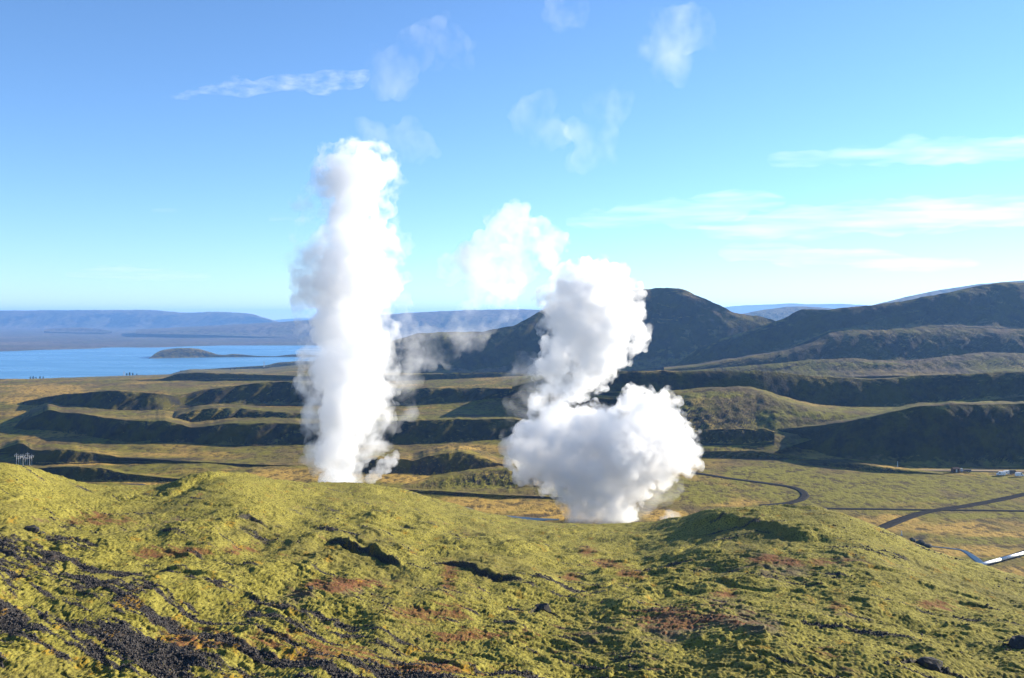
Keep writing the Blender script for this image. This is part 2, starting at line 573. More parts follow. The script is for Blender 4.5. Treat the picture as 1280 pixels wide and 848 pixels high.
# ------------------------------------------------------------------ the setting: ridges, mountains, far hills
def ridge(name, label, crest, base, Db, theta, back, mat, rough=1.0, seed=1, step=2.2, nf=26, nb=14, spur=0.0, spurw=60.0, crestn=.7):
    """a landform: base and crest lines with a front slope between them; the top runs back and falls away behind"""
    p0, p1 = crest[0][0], crest[-1][0]
    cols = np.linspace(p0, p1, max(24, int((p1 - p0) / step)))
    k = max(3, int(14 / ((p1 - p0) / len(cols))))
    pb = pl(cols, base); pc = np.minimum(smooth1(pl(cols, crest), k), pb)
    Dbv = pl(cols, Db) if isinstance(Db, list) else np.full(len(cols), float(Db))
    if isinstance(Db, str):
        pass
    Dbv = smooth1(Dbv, k * 3)
    tt = math.tan(math.radians(theta + (4 if theta > 27 else 0)))
    db = (pb - HZ) / F * Dbv
    hpx = np.clip((pb - pc) / 14.0, 0, 1)
    pc = pc + crestn * fbm2(cols / 17, cols * 0, 4, seed, .6) * hpx
    Dc = (db + tt * Dbv) / (tt + (pc - HZ) / F)
    Dc = np.maximum(Dc, Dbv + .3)
    dcr = (pc - HZ) / F * Dc
    H = db - dcr
    W = Dc - Dbv
    bl, bd = back
    rows = []
    for t in np.linspace(-.35, 0, 5)[:-1]:
        rows.append((Dbv + t * W - 1.0, db - t * H * .5 + 1.2 + .04 * H, 0 * H))
    for t in np.linspace(0, 1, nf):
        # concave foot, straight face, rounded brow
        s = t + .10 * math.sin(2 * math.pi * t) * -1.0 * (1 if t < .5 else .6)
        s = min(1, max(0, s))
        rows.append((Dbv + t * W, db - s * H, np.full_like(H, math.sin(math.pi * min(1, t)) ** .7)))
    for t in np.linspace(0, 1, nb)[1:]:
        g = t ** 1.3
        rows.append((Dc + g * bl, dcr + bd * g + H * 0, np.full_like(H, .35 * min(1, t * 2))))
    rows.append((Dc + bl + 30, dcr + bd + np.maximum(H, 8) + 12, 0 * H))
    D = np.stack([r[0] for r in rows]); DR = np.stack([r[1] for r in rows]); A = np.stack([r[2] for r in rows])
    P = np.broadcast_to(cols[None, :], D.shape); X = wx(P, D)
    sc = max(6.0, float(np.max(H)))
    n = (np.abs(fbm2(X / (sc * 1.1), D / (sc * 2.2), 4, seed + 3, .5)) - .35) * .17 + fbm2(X / (sc * .25), D / (sc * .3), 3, seed + 5, .6) * .05
    Z = HC - DR + n * A * np.minimum(H, sc)[None, :] * rough
    if spur:
        hp = np.clip((HC - Z - dcr[None, :]) / np.maximum(H, 1)[None, :], 0, 1)      # 0 at the crest, 1 at the foot
        cc = P + hp * spurw * .9
        sp = (np.abs(noise2(cc / spurw, hp * .5 + .3, seed + 8)) * 1.5 - .5) + .4 * (np.abs(noise2(cc / (spurw * .37), hp + .7, seed + 9)) - .3)
        D = D - sp * A * W[None, :] * spur * .7
        X = wx(P, D)
    return sheet(name, X, D, Z, mat, label, masks(P, D, X, Z))


# far away first
ridge('far_mountain', 'long flat topped blue mountain beyond the lake', [(-700, 398), (-300, 391), (0, 388.5), (60, 388), (125, 388), (190, 387.5), (215, 390),
      (235, 391.5), (260, 390), (290, 390.5), (315, 393), (335, 400), (356, 406)], [(-700, 413), (356, 412)], 12500, 17, (1500, -5), M_FAR, .4, 3, spur=.35, spurw=60, crestn=.3)
ridge('far_hill', 'small dark blue hill at the foot of the far mountain', [(55, 413), (66, 410.5), (84, 410), (100, 409.6), (120, 411), (140, 414)], [(55, 414), (140, 415.5)], 9500, 12,
      (300, 10), M_FAR, .8, 5, step=1.5, crestn=.3)
ridge('distant_hills', 'palest blue hills on the horizon left of the steam', [(330, 404), (345, 400), (365, 398.5), (400, 398), (440, 399), (480, 401)], [(330, 405), (480, 405)], 24000, 10,
      (1500, 0), M_FAR, .5, 6, crestn=.2)
ridge('far_slope', 'long grey purple slope rising behind the steam columns', [(170, 416), (250, 411), (330, 406), (375, 403), (450, 396), (520, 391), (580, 388), (640, 387), (700, 388),
      (800, 392), (900, 404)], [(170, 417), (250, 417), (400, 419), (900, 420)], 8200, 8, (1500, -8), M_FAR, .5, 7, crestn=.3)
ridge('distant_hills', 'pale blue hills in the gap between the two mountains', [(880, 392), (905, 384), (930, 381.5), (960, 381), (985, 379.5), (1010, 380.5), (1050, 380), (1075, 381),
      (1110, 385)], [(880, 398), (1110, 398)], 20000, 10, (1500, 0), M_FAR, .5, 9, crestn=.3)
ridge('far_hill', 'purple grey hill in the gap right of the dome mountain', [(900, 398), (935, 391), (955, 387), (980, 384), (1000, 383), (1020, 384), (1060, 388), (1100, 396)],
      [(900, 404), (1100, 404)], 6200, 12, (500, 5), M_FAR, .9, 10, crestn=.3)
ridge('far_hill', 'hazy blue slope rising behind the right hand ridge', [(1050, 392), (1092, 381), (1124, 373), (1160, 365), (1190, 360), (1221, 355.5), (1280, 350.5), (1400, 347),
      (1700, 352)], [(1050, 405), (1700, 405)], 5600, 18, (600, 5), M_FAR, .8, 12, crestn=.3)
ridge('shore_hill', 'low dark headland by the lake just left of the steam', [(225, 463.5), (250, 462), (280, 460), (331, 457), (345, 453.5), (375, 451.5), (420, 455), (480, 459), (540, 462)],
      [(225, 464), (331, 461.5), (375, 461), (540, 464)], 3200, 22, (250, 16), M_RIDGE, 1, 13, crestn=.4)
ridge('island', 'flat topped headland standing in the lake', [(186, 448.5), (190, 445), (195, 441), (203, 437.5), (218, 435.6), (238, 435), (250, 436.5), (262, 440), (272, 443.5), (282, 444),
      (290, 442.5), (300, 443), (320, 445), (345, 445.5), (358, 443.8), (372, 443), (395, 444)], [(186, 448.6), (250, 448.2), (282, 447), (395, 446)], [(186, 4270), (282, 4400), (395, 4450)], 24, (140, 12), M_RIDGE, .7, 14,
      step=1.2, crestn=.3)
ridge('mountain', 'dark dome shaped mountain behind the right steam column',
      [(400, 465), (450, 448), (490, 426), (520, 417), (560, 415), (601, 415), (642, 407), (672, 390), (700, 378), (740, 368), (794, 362.5), (835, 359.5), (858, 363), (878, 373),
       (897, 381), (913, 389), (928, 393.5), (948, 395.5), (967, 400.5), (990, 415), (1030, 436), (1060, 448)],
      [(400, 466), (600, 466), (760, 466), (840, 458), (900, 452), (1060, 449)], 1950, 29, (240, 40), M_MOUNT, .8, 15, spur=.30, spurw=75, nf=60, crestn=.9)
ridge('mountain', 'broad dark mountain ridge rising along the right edge',
      [(838, 458), (846, 453), (874, 434), (897, 424), (928, 416), (956, 406), (983, 396.6), (995, 388.5), (1003, 386.5), (1015, 386.5), (1030, 387.6), (1061, 384), (1092, 381), (1124, 377), (1155, 371),
       (1186, 365), (1221, 357.6), (1245, 353.7), (1280, 353), (1400, 350), (1560, 356)],
      [(838, 460), (900, 455), (960, 447), (1038, 414), (1100, 412), (1180, 408), (1280, 411), (1560, 412)], 1780, 29, (220, 25), M_MOUNT, .6, 16, spur=.16, spurw=90, nf=50, crestn=.8)
ridge('mountain_shoulder', 'lower purple brown shoulder in front of the right mountain',
      [(830, 462), (870, 458), (900, 452), (975, 440), (1014, 428), (1038, 415), (1060, 413), (1112, 412), (1151, 409), (1200, 409), (1280, 412), (1560, 408)],
      [(830, 465), (1000, 461), (1100, 457), (1280, 456), (1560, 457)], 1480, 26, (150, 4), M_MOUNT, .35, 17, spur=.10, spurw=55, nf=50, crestn=1.0)
ridge('foothill', 'low lit banks at the foot of the right mountain', [(840, 466), (900, 460), (960, 455), (1010, 450), (1060, 448), (1120, 452), (1180, 446), (1230, 440), (1280, 442), (1560, 440)],
      [(840, 468), (1000, 466), (1280, 464), (1560, 464)], 1300, 14, (120, 6), M_MOUNT, .5, 18, spur=.14, spurw=30, nf=30)
# left banks, far to near
ridge('ridge', 'thin far bank nearest to the lake shore', [(105, 480), (130, 477), (160, 475), (200, 474), (219, 468), (237, 465.6), (312, 468), (375, 470), (450, 470), (520, 468), (586, 466), (640, 466),
      (680, 470), (740, 476)], [(105, 481), (160, 482), (200, 479.5), (281, 473.5), (375, 475), (520, 476), (640, 478), (740, 478)], 1560, 32, (260, 17), M_RIDGE, 1, 20)
ridge('ridge', 'shadowed bank in the middle of the left ridges', [(28, 503), (34, 501), (60, 496), (81, 493), (134, 489), (175, 490), (219, 495), (250, 488), (294, 482), (331, 478), (372, 477), (450, 480),
      (500, 486), (560, 485), (650, 486), (700, 488), (780, 500)], [(28, 504), (47, 507), (87, 513), (134, 518), (200, 516), (219, 508), (266, 506), (372, 506), (500, 507), (657, 506), (780, 505)],
      [(28, 1130), (47, 1110), (87, 1052), (134, 1017), (200, 1032), (225, 1090), (372, 1110), (780, 1105)], 33, (400, 32), M_RIDGE, 1.0, 21, spur=.75, spurw=34)
ridge('ridge', 'rounded brown knob above the nearest left ridge', [(195, 530), (205, 526), (225, 518), (240, 514), (265, 510), (300, 511), (340, 515), (380, 517), (440, 517), (520, 520)],
      [(195, 531), (250, 530), (300, 527), (380, 525), (520, 524)], 905, 24, (120, 7), M_RIDGE, 1.0, 22, spur=.6, spurw=18)
ridge('ridge', 'nearest long shadowed ridge left of the steam columns', [(16, 536), (23, 530), (40, 521), (59, 512.5), (78, 516), (103, 518), (141, 524), (175, 527), (205, 526), (238, 535), (260, 533), (281, 530), (344, 529),
      (378, 530), (500, 526), (560, 525), (640, 524), (690, 535), (740, 553)], [(16, 537), (23, 539), (94, 543), (141, 552), (219, 555), (312, 557), (378, 559), (500, 557), (640, 554), (740, 554)],
      [(16, 915), (23, 905), (94, 880), (141, 832), (219, 815), (312, 804), (740, 815)], 34, (190, 9), M_RIDGE, .9, 23, spur=.45, spurw=30)
# right side, far to near
ridge('ridge', 'long straight dark scarp below the mountains', [(640, 484), (690, 470), (740, 464), (780, 464), (948, 464), (983, 467), (1034, 471.6), (1092, 474.8), (1112, 473), (1143, 470), (1194, 467.7), (1280, 465), (1560, 460)],
      [(640, 485), (780, 491.6), (830, 491.5), (900, 492), (952, 496), (991, 509), (1014, 513), (1092, 516), (1116, 513.5), (1151, 509), (1194, 504), (1280, 496), (1560, 492)],
      900, 33, (300, 18), M_RIDGE, .55, 24, spur=.12, spurw=40, nf=34)
ridge('knoll', 'sunlit green knoll between the dark scarps right of the steam', [(770, 512), (790, 503), (811, 494), (831, 491.5), (882, 486.5), (936, 485.5), (955, 491), (967, 496.5), (999, 508), (1022, 514), (1060, 516.5),
      (1092, 516.5), (1130, 516)], [(770, 570), (811, 568), (860, 562), (900, 560), (945, 555), (967, 548), (1007, 541), (1063, 531), (1130, 518)],
      [(770, 720), (900, 725), (945, 738), (967, 748), (1007, 762), (1063, 785), (1130, 810)], 14, (90, 3), M_RIDGE, .55, 25, nf=50)
ridge('bank', 'rocky dark bank at the foot of the green knoll', [(846, 548), (860, 541), (880, 537.5), (905, 537), (925, 536), (940, 537), (955, 536), (968, 541)], [(846, 552), (880, 554), (930, 555), (968, 552)], 735, 38, (14, 1.5),
      M_RIDGE, 1.8, 26, step=1.4, spur=.5, spurw=12)
ridge('ridge', 'big dark ridge in shadow above the buildings on the right', [(924, 556), (944, 552), (955, 543), (967, 536.5), (1007, 534), (1063, 526.6), (1103, 517), (1145, 508.6), (1188, 505), (1231, 506), (1280, 504.6),
      (1400, 500), (1560, 498)], [(924, 557), (944, 556), (1014, 563.5), (1053, 575), (1124, 581), (1190, 585), (1280, 583), (1560, 586)],
      [(924, 775), (944, 770), (1014, 738), (1053, 699), (1124, 676), (1190, 660), (1280, 666), (1560, 655)], 36, (100, 7), M_RIDGE, .6, 27, spur=.14, spurw=40, nf=40)
ridge('bank', 'low dark bank below the green knoll', [(790, 573), (820, 567), (850, 565), (900, 564), (944, 563.5), (1000, 572), (1046, 578)], [(790, 575), (850, 572), (920, 574), (1000, 576), (1046, 579)], [(790, 705), (920, 700), (1046, 685)], 30,
      (18, 2.5), M_VALLEY, 1.3, 28, spur=.4, spurw=16)
ridge('bank', 'sandy bank running towards the white vehicles', [(1000, 580), (1030, 576.5), (1055, 577), (1090, 582), (1130, 587), (1160, 590.5), (1180, 593)], [(1000, 582), (1050, 586), (1100, 592), (1150, 593), (1180, 593.5)],
      [(1000, 672), (1050, 655), (1100, 635), (1200, 628)], 24, (10, .6), M_VALLEY, 1, 29, step=1.6)
# valley knolls
ridge('knoll', 'dark sided knoll beside the left steam column', [(440, 580), (455, 575), (470, 573), (495, 573), (515, 576), (535, 571), (555, 566.5), (575, 565), (600, 571), (620, 579), (650, 584), (690, 590)],
      [(440, 592), (480, 594), (530, 595.5), (560, 594), (600, 590), (650, 588), (690, 592)], [(440, 632), (530, 628), (690, 645)], 33, (95, 8), M_VALLEY, 1.3, 30, spur=.3, spurw=20, step=1.6)
ridge('knoll', 'low green rise in the valley between the steam columns', [(488, 611), (510, 606), (540, 599), (580, 591), (620, 586), (650, 583), (700, 586), (760, 598)], [(488, 613), (520, 614), (560, 615.5), (620, 618), (660, 619), (760, 620)],
      [(488, 578), (560, 572), (760, 558)], 9, (50, 5), M_VALLEY, 1.5, 31, step=1.6)
ridge('bank', 'thin dark bank at the edge of the straw grass', [(500, 613), (512, 612.5), (560, 614.5), (600, 617.5), (630, 619), (680, 620.5), (740, 624)], [(500, 614.5), (512, 617), (560, 620), (600, 622.5), (640, 623), (740, 625)], [(500, 568), (560, 557), (640, 549), (740, 546)],
      38, (10, 1), M_VALLEY, 1.2, 32, step=1.4, spur=.4, spurw=10)
ridge('bank', 'upper dark bank beside the white masts on the left', [(-300, 560), (-20, 563), (0, 561.5), (14, 557), (24, 554), (32, 557), (40, 563), (56, 563), (81, 561.5), (103, 564.7), (134, 569), (150, 572), (162, 572.5), (237, 577), (300, 580), (380, 583)],
      [(-300, 575), (0, 566), (24, 565), (37, 579), (84, 579.5), (134, 577), (162, 577), (237, 580), (300, 582), (380, 584)], [(-300, 700), (0, 738), (24, 738), (37, 685), (84, 681), (134, 690), (237, 678), (380, 663)], 36, (60, 4), M_VALLEY, 1.2, 33, spur=.3, spurw=14, step=1.6)
ridge('bank', 'lower dark bank just behind the left hillside', [(-100, 590), (19, 588.5), (47, 585.6), (87, 583.4), (125, 585.6), (156, 592), (200, 597), (235, 599.5), (270, 601)], [(-100, 592), (19, 590), (47, 594), (94, 601), (156, 602.5), (235, 603), (270, 603)],
      [(-100, 640), (47, 628), (94, 607), (270, 602)], 30, (26, 2.5), M_VALLEY, 1.2, 34, spur=.3, spurw=14, step=1.6)



# ------------------------------------------------------------------ roads, water and the pipeline on the valley floor
def on_floor(px, py):
    D = 100.0 * F / (py - HZ)
    for _ in range(6):
        D = float(floor_drop(px, D)) * F / (py - HZ)
    return D


def strip(name, label, pts, width, mat, lift=.30, edge=.7, n=90, kind='structure', seed=0):
    q = np.array([(wx(px, on_floor(px, py)), on_floor(px, py)) for px, py in pts])
    t = np.concatenate([[0], np.cumsum(np.linalg.norm(np.diff(q, axis=0), axis=1))])
    s = np.linspace(0, t[-1], n)
    c = np.stack([smooth1(np.interp(s, t, q[:, 0]), 9), smooth1(np.interp(s, t, q[:, 1]), 9)], 1)
    d = np.gradient(c, axis=0); d /= np.linalg.norm(d, axis=1)[:, None]
    nn = np.stack([-d[:, 1], d[:, 0]], 1)
    w = (np.interp(s, t, width) if isinstance(width, (list, np.ndarray)) else np.full(n, width)) * (1 + .10 * noise2(s / 9, s * 0, 60 + seed))
    offs = [-.5 - edge / width if not isinstance(width, (list, np.ndarray)) else -.62, -.5, -.25, 0, .25, .5]
    offs.append(-offs[0])
    rows = []
    for k, o in enumerate(offs):
        p = c + nn * (w * o)[:, None]
        px = p[:, 0] / p[:, 1] * F + 640
        base = smooth1(floor_z(px, p[:, 1]), 7)
        rows.append(np.stack([p[:, 0], p[:, 1], base + (lift if 0 < k < len(offs) - 1 else -.5)], 1))
    R = np.stack(rows)
    return sheet(name, R[..., 0], R[..., 1], R[..., 2], mat, label, None, kind)


def road_material():
    t = NT('dark_gravel_road', 1.0, .0)
    a = t.noise(.6, 5, .7)
    return t.out(t.mix(t.ramp(a, .3, .7), (.030, .028, .028), (.052, .048, .046)))


M_ROAD = road_material()
M_WATER = NT('stream_water', .30, .28).out((.010, .022, .036))
strip('road', 'dark gravel road crossing the valley towards the right edge', [(1080, 668), (1105, 659), (1125, 650.5), (1150, 642), (1180, 636.5), (1205, 633.5), (1240, 627), (1280, 618.5), (1340, 606)], 5.2, M_ROAD, seed=1)
strip('road', 'straight thin road running level across the right valley', [(990, 635.5), (1060, 636.5), (1150, 637.8), (1210, 638.2), (1280, 639.2), (1420, 641)], 3.2, M_ROAD, .26, seed=2)
strip('road', 'curving dark track beside the billowing steam cloud', [(860, 591), (885, 594), (909, 598), (940, 602), (967, 605.6), (990, 609), (1003, 614), (1007, 620), (1001, 625.5), (984, 630), (950, 633)], 4.4, M_ROAD, seed=3)
strip('path', 'grey gravel track beside the white pipeline', [(1205, 715), (1232, 706), (1250, 700.5), (1280, 691), (1350, 670)], 3.6, M_ROAD, .22, seed=4)
strip('path', 'pale sandy track at the foot of the big dark ridge', [(1060, 579), (1100, 584), (1140, 588.5), (1200, 589), (1280, 590), (1400, 591)], 5.0, plain('pale_sand', (.27, .19, .11), .95, .1), .5, seed=5)
strip('stream', 'small blue stream curving below the moss hill on the right', [(1150, 682), (1164, 683.5), (1185, 685.5), (1203, 688), (1212, 693), (1220, 699), (1227, 705), (1240, 714)], [1, 1.4, 1.8, 2, 2.6, 3.2, 3.2, 3.2], M_WATER, .10, seed=6)
strip('pond', 'shallow blue pond at the foot of the billowing steam', [(606, 642.5), (622, 645.5), (645, 648.5), (672, 650), (700, 650)], [1.5, 5, 6, 6, 2], M_WATER, .12, seed=7)
strip('pond', 'small pale pool in the straw grass right of the left column', [(574, 634), (582, 635.2), (592, 637)], [1, 4, 1], M_WATER, .12, n=20, seed=8)
strip('pond', 'narrow pool behind the left hillside', [(150, 604), (165, 605), (182, 606)], [1, 4, 2], M_WATER, .12, n=20, seed=9)


def bm_obj(name, bm, mat, parent=None, smooth=False):
    me = bpy.data.meshes.new(name); bm.to_mesh(me); bm.free()
    if smooth: me.polygons.foreach_set('use_smooth', [True] * len(me.polygons))
    return link(name, me, mat, parent)


def add_box(bm, x0, x1, y0, y1, z0, z1, bev=0.0):
    r = bmesh.ops.create_cube(bm, size=1.0)['verts']
    for v in r:
        v.co = Vector((x0 + (v.co.x + .5) * (x1 - x0), y0 + (v.co.y + .5) * (y1 - y0), z0 + (v.co.z + .5) * (z1 - z0)))
    if bev:
        es = list({e for v in r for e in v.link_edges})
        bmesh.ops.bevel(bm, geom=es, offset=bev, segments=2, affect='EDGES')
    return r


def add_tube(bm, a, b, r0, r1=None, seg=8):
    a = Vector(a); b = Vector(b); d = b - a
    vs = bmesh.ops.create_cone(bm, cap_ends=True, segments=seg, radius1=r0, radius2=r0 if r1 is None else r1, depth=d.length)['verts']
    m = Matrix.Translation((a + b) / 2) @ d.to_track_quat('Z', 'Y').to_matrix().to_4x4()
    for v in vs: v.co = m @ v.co


def build_pipeline():
    pts = [(1218, 712.2), (1250, 703.4), (1280, 695.2), (1350, 676)]
    W = [Vector((wx(px, on_floor(px, py)), on_floor(px, py), 0)) for px, py in pts]
    for w in W: w.z = float(floor_z(w.x / w.y * F + 640, w.y)) + 1.3
    root = empty('pipeline', (W[0].x, W[0].y, W[0].z - 1.3))
    tag(root, 'white steam pipeline on low supports at the right edge', 'pipeline')
    o = W[0] - Vector((0, 0, 1.3))
    white = plain('white_pipe_cladding', (.78, .79, .80), .35, .5, 0, .05); grey = plain('grey_steel_support', (.20, .20, .21), .6, .4)
    bm = bmesh.new()
    for a, b in zip(W[:-1], W[1:]): add_tube(bm, a - o, b - o, .62, seg=18)
    for w in W[1:-1]:
        bmesh.ops.create_uvsphere(bm, u_segments=16, v_segments=10, radius=.62, matrix=Matrix.Translation(w - o))
    bm_obj('pipe', bm, white, root, True)
    for a, b in zip(W[:-1], W[1:]):
        n = max(2, int((b - a).length / 7))
        for i in range(n):
            p = a.lerp(b, (i + .5) / n)
            g = float(floor_z(p.x / p.y * F + 640, p.y))
            bm = bmesh.new(); h = p.z - .6 - g
            add_box(bm, -.5, .5, -.25, .25, -.4, .1); add_box(bm, -.35, -.2, -.1, .1, .1, h + .2); add_box(bm, .2, .35, -.1, .1, .1, h + .2); add_box(bm, -.5, .5, -.12, .12, h, h + .12)
            s = bm_obj('support', bm, grey, root); s.location = Vector((p.x, p.y, g)) - o
            bm = bmesh.new(); add_tube(bm, p - o - (b - a).normalized() * .12, p - o + (b - a).normalized() * .12, .66, seg=18)
            bm_obj('collar', bm, grey, root)


build_pipeline()

# ------------------------------------------------------------------ huts and vehicles under the big dark ridge
GLASS = NT('dark_window_glass', .08, .6).out((.015, .018, .022))
RUBBER = plain('black_rubber', (.02, .02, .02), .8, .2)
LAMP = plain('lamp_glass', (.6, .58, .5), .2, .5)


def spot(px, py):
    D = on_floor(px, py)
    return (wx(px, D), D, float(floor_z(px, D)) + .25)


def add_wheels(root, xs, y, r=.36, w=.24):
    rim = plain('steel_rim', (.4, .4, .42), .4, .5, .6)
    for x in xs:
        for s in (-1, 1):
            bm = bmesh.new(); add_tube(bm, (x, s * y - w / 2, r), (x, s * y + w / 2, r), r, seg=16)
            wh = bm_obj('wheel', bm, RUBBER, root, False)
            bm = bmesh.new(); add_tube(bm, (x, s * (y + w / 2 + .01) - .02, r), (x, s * (y + w / 2 + .01) + .02, r), r * .6, seg=12)
            bm_obj('rim', bm, rim, wh)


def side_profile(bm, pts, y0, y1, bev=.06):
    vs0 = [bm.verts.new((x, y0, z)) for x, z in pts]; vs1 = [bm.verts.new((x, y1, z)) for x, z in pts]
    bm.faces.new(vs0); bm.faces.new(list(reversed(vs1)))
    for i in range(len(pts)):
        j = (i + 1) % len(pts)
        bm.faces.new([vs0[j], vs0[i], vs1[i], vs1[j]])
    bmesh.ops.recalc_face_normals(bm, faces=bm.faces[:])
    bmesh.ops.bevel(bm, geom=bm.edges[:], offset=bev, segments=2, affect='EDGES')


def van(label, px, py, rz, col, L=5.2, H=2.4):
    root = empty('van', spot(px, py), rz); tag(root, label, 'van')
    m = plain('van_paint_' + label[:8].replace(' ', '_'), col, .35, .5, 0, .04)
    bm = bmesh.new()
    side_profile(bm, [(-L / 2, .35), (L / 2, .35), (L / 2, .95), (L / 2 - .7, 1.2), (L / 2 - 1.5, H - .05), (L / 2 - 1.8, H), (-L / 2 + .1, H), (-L / 2, H - .2)], -.95, .95)
    bm_obj('body', bm, m, root)
    for s in (-1, 1):
        bm = bmesh.new(); add_box(bm, L / 2 - 2.4, L / 2 - 1.55, s * .955 - .01, s * .955 + .01, 1.3, 1.95); bm_obj('side_window', bm, GLASS, root)
        bm = bmesh.new(); add_box(bm, L / 2 - .02, L / 2 + .02, s * .7 - .14, s * .7 + .14, .7, .9); bm_obj('headlight', bm, LAMP, root)
    bm = bmesh.new()
    vs = [bm.verts.new(v) for v in ((L / 2 - .74, -.8, 1.24), (L / 2 - .74, .8, 1.24), (L / 2 - 1.46, .75, H - .14), (L / 2 - 1.46, -.75, H - .14))]
    bm.faces.new(vs); bmesh.ops.solidify(bm, geom=bm.faces[:], thickness=-.04); bm_obj('windscreen', bm, GLASS, root)
    add_wheels(root, (-L / 2 + .95, L / 2 - .95), .85)
    return root


def hut(label, px, py, rz, wall, roof, w=4.2, d=3.0, h=2.3, rise=.8):
    root = empty('hut', spot(px, py), rz); tag(root, label, 'hut')
    bm = bmesh.new(); add_box(bm, -w / 2, w / 2, -d / 2, d / 2, -.3, h)
    for s in (-1, 1):
        vs = [bm.verts.new(v) for v in ((s * w / 2, -d / 2, h), (s * w / 2, d / 2, h), (s * w / 2, 0, h + rise))]; bm.faces.new(vs)
    bm_obj('wall', bm, plain('hut_wall', wall, .85, .2), root)
    bm = bmesh.new()
    for s in (-1, 1):
        vs = [bm.verts.new(v) for v in ((-w / 2 - .2, s * (d / 2 + .25), h - .12), (w / 2 + .2, s * (d / 2 + .25), h - .12), (w / 2 + .2, 0, h + rise), (-w / 2 - .2, 0, h + rise))]
        bm.faces.new(vs)
    bmesh.ops.solidify(bm, geom=bm.faces[:], thickness=.1); bm_obj('roof', bm, plain('hut_roof', roof, .6, .3), root)
    bm = bmesh.new(); add_box(bm, -.45, .45, -d / 2 - .04, -d / 2 + .02, 0, 2.0); bm_obj('door', bm, plain('hut_door', (.55, .52, .48)), root)
    for x in (-w * .33, w * .33):
        bm = bmesh.new(); add_box(bm, x - .35, x + .35, -d / 2 - .03, -d / 2 + .02, 1.0, 1.7); bm_obj('window', bm, GLASS, root)


hut('reddish brown hut below the big dark ridge', 1194, 590.6, .15, (.11, .055, .04), (.14, .07, .05))


def flatbed(label, px, py, rz):
    root = empty('truck', spot(px, py), rz); tag(root, label, 'truck')
    dk = plain('grey_truck_paint', (.14, .14, .16), .5, .4)
    bm = bmesh.new(); side_profile(bm, [(2.0, .5), (3.6, .5), (3.6, 1.3), (3.3, 2.3), (2.0, 2.3)], -1.05, 1.05); bm_obj('cab', bm, plain('white_cab', (.5, .5, .5), .4, .5), root)
    bm = bmesh.new(); add_box(bm, -3.6, 1.8, -1.1, 1.1, .8, 1.0); add_box(bm, -3.6, 2.2, -.4, .4, .5, .8); bm_obj('flatbed', bm, dk, root)
    bm = bmesh.new(); add_box(bm, -3.2, 1.2, -.9, .9, 1.0, 1.75, .05); bm_obj('cargo', bm, plain('dark_cargo', (.10, .085, .09)), root)
    bm = bmesh.new(); add_box(bm, 2.3, 3.1, -1.07, -1.05, 1.4, 2.05); bm_obj('side_window', bm, GLASS, root)
    add_wheels(root, (-2.6, -1.6, 2.7), .9, .45, .3)


flatbed('grey flatbed truck with dark cargo beside the brown hut', 1207, 590.8, 3.05)
van('white van parked nose left among the vehicles on the right', 1251, 595.0, 2.75, (.80, .80, .80))
van('dark grey van parked between the white vehicles', 1266, 593.6, .2, (.05, .05, .06), 5.6, 2.6)
van('white van closest to the right edge of the picture', 1274.5, 596.2, .1, (.80, .80, .80))


def caravan(label, px, py, rz):
    root = empty('caravan', spot(px, py), rz); tag(root, label, 'caravan')
    bm = bmesh.new(); side_profile(bm, [(-2.4, .45), (2.2, .45), (2.4, 1.2), (2.0, 2.5), (-2.1, 2.5), (-2.4, 2.0)], -1.0, 1.0, .1); bm_obj('body', bm, plain('caravan_shell', (.78, .76, .73), .4, .4), root)
    for x in (-1.4, 1.1):
        bm = bmesh.new(); add_box(bm, x - .45, x + .45, -1.03, -.99, 1.3, 1.9); bm_obj('window', bm, GLASS, root)
    bm = bmesh.new(); add_box(bm, -.4, .3, -1.02, -.99, .55, 2.2); bm_obj('door', bm, plain('caravan_door', (.62, .60, .57)), root)
    bm = bmesh.new(); add_tube(bm, (2.3, 0, .5), (3.4, 0, .45), .06); bm_obj('tow_bar', bm, RUBBER, root)
    add_wheels(root, (-.2,), .92, .33)


caravan('cream caravan left of the dark grey van', 1259, 593.8, .35)


def marker(label, px, py, h):
    root = empty('marker_post', spot(px, py)); tag(root, label, 'post')
    bm = bmesh.new(); add_tube(bm, (0, 0, -.4), (0, 0, h), .22, .14, 10); bm_obj('post', bm, plain('white_post_paint', (.7, .7, .68)), root)
    bm = bmesh.new(); add_box(bm, -.4, .4, -.4, .4, -.4, .25, .05); bm_obj('foot', bm, plain('concrete', (.35, .34, .32)), root)


marker('white marker post on the sandy bank below the dark ridge', 1122, 584, 3.4)
marker('short white post above the black rocks by the stream', 1127, 670, 2.0)

# ------------------------------------------------------------------ the masts behind the left hillside, the pylons by the lake
STEEL = plain('galvanised_steel', (.42, .42, .43), .6, .3)


def mast(px, py, h, arm, label):
    D = on_floor(px, py)
    root = empty('switchyard_mast', (wx(px, D), D, float(floor_z(px, D)) - .2)); tag(root, label, 'mast', 'pale steel masts of the switchyard')
    bm = bmesh.new(); add_tube(bm, (0, 0, -.5), (0, 0, h), .13, .08, 8); bm_obj('pole', bm, STEEL, root)
    bm = bmesh.new(); add_box(bm, -arm, arm, -.10, .10, h * .86, h * .86 + .25); bm_obj('crossarm', bm, STEEL, root)
    for x in (-arm * .85, 0, arm * .85):
        bm = bmesh.new()
        add_tube(bm, (x, -.2, h * .80 - .75), (x, -.2, h * .80 + .1), .17, .11, 8)
        bm_obj('insulator', bm, plain('porcelain', (.55, .52, .5), .3), root)
    bm = bmesh.new(); add_box(bm, -.4, .4, -.4, .4, -.5, .3); bm_obj('footing', bm, plain('footing_concrete', (.33, .32, .31)), root)


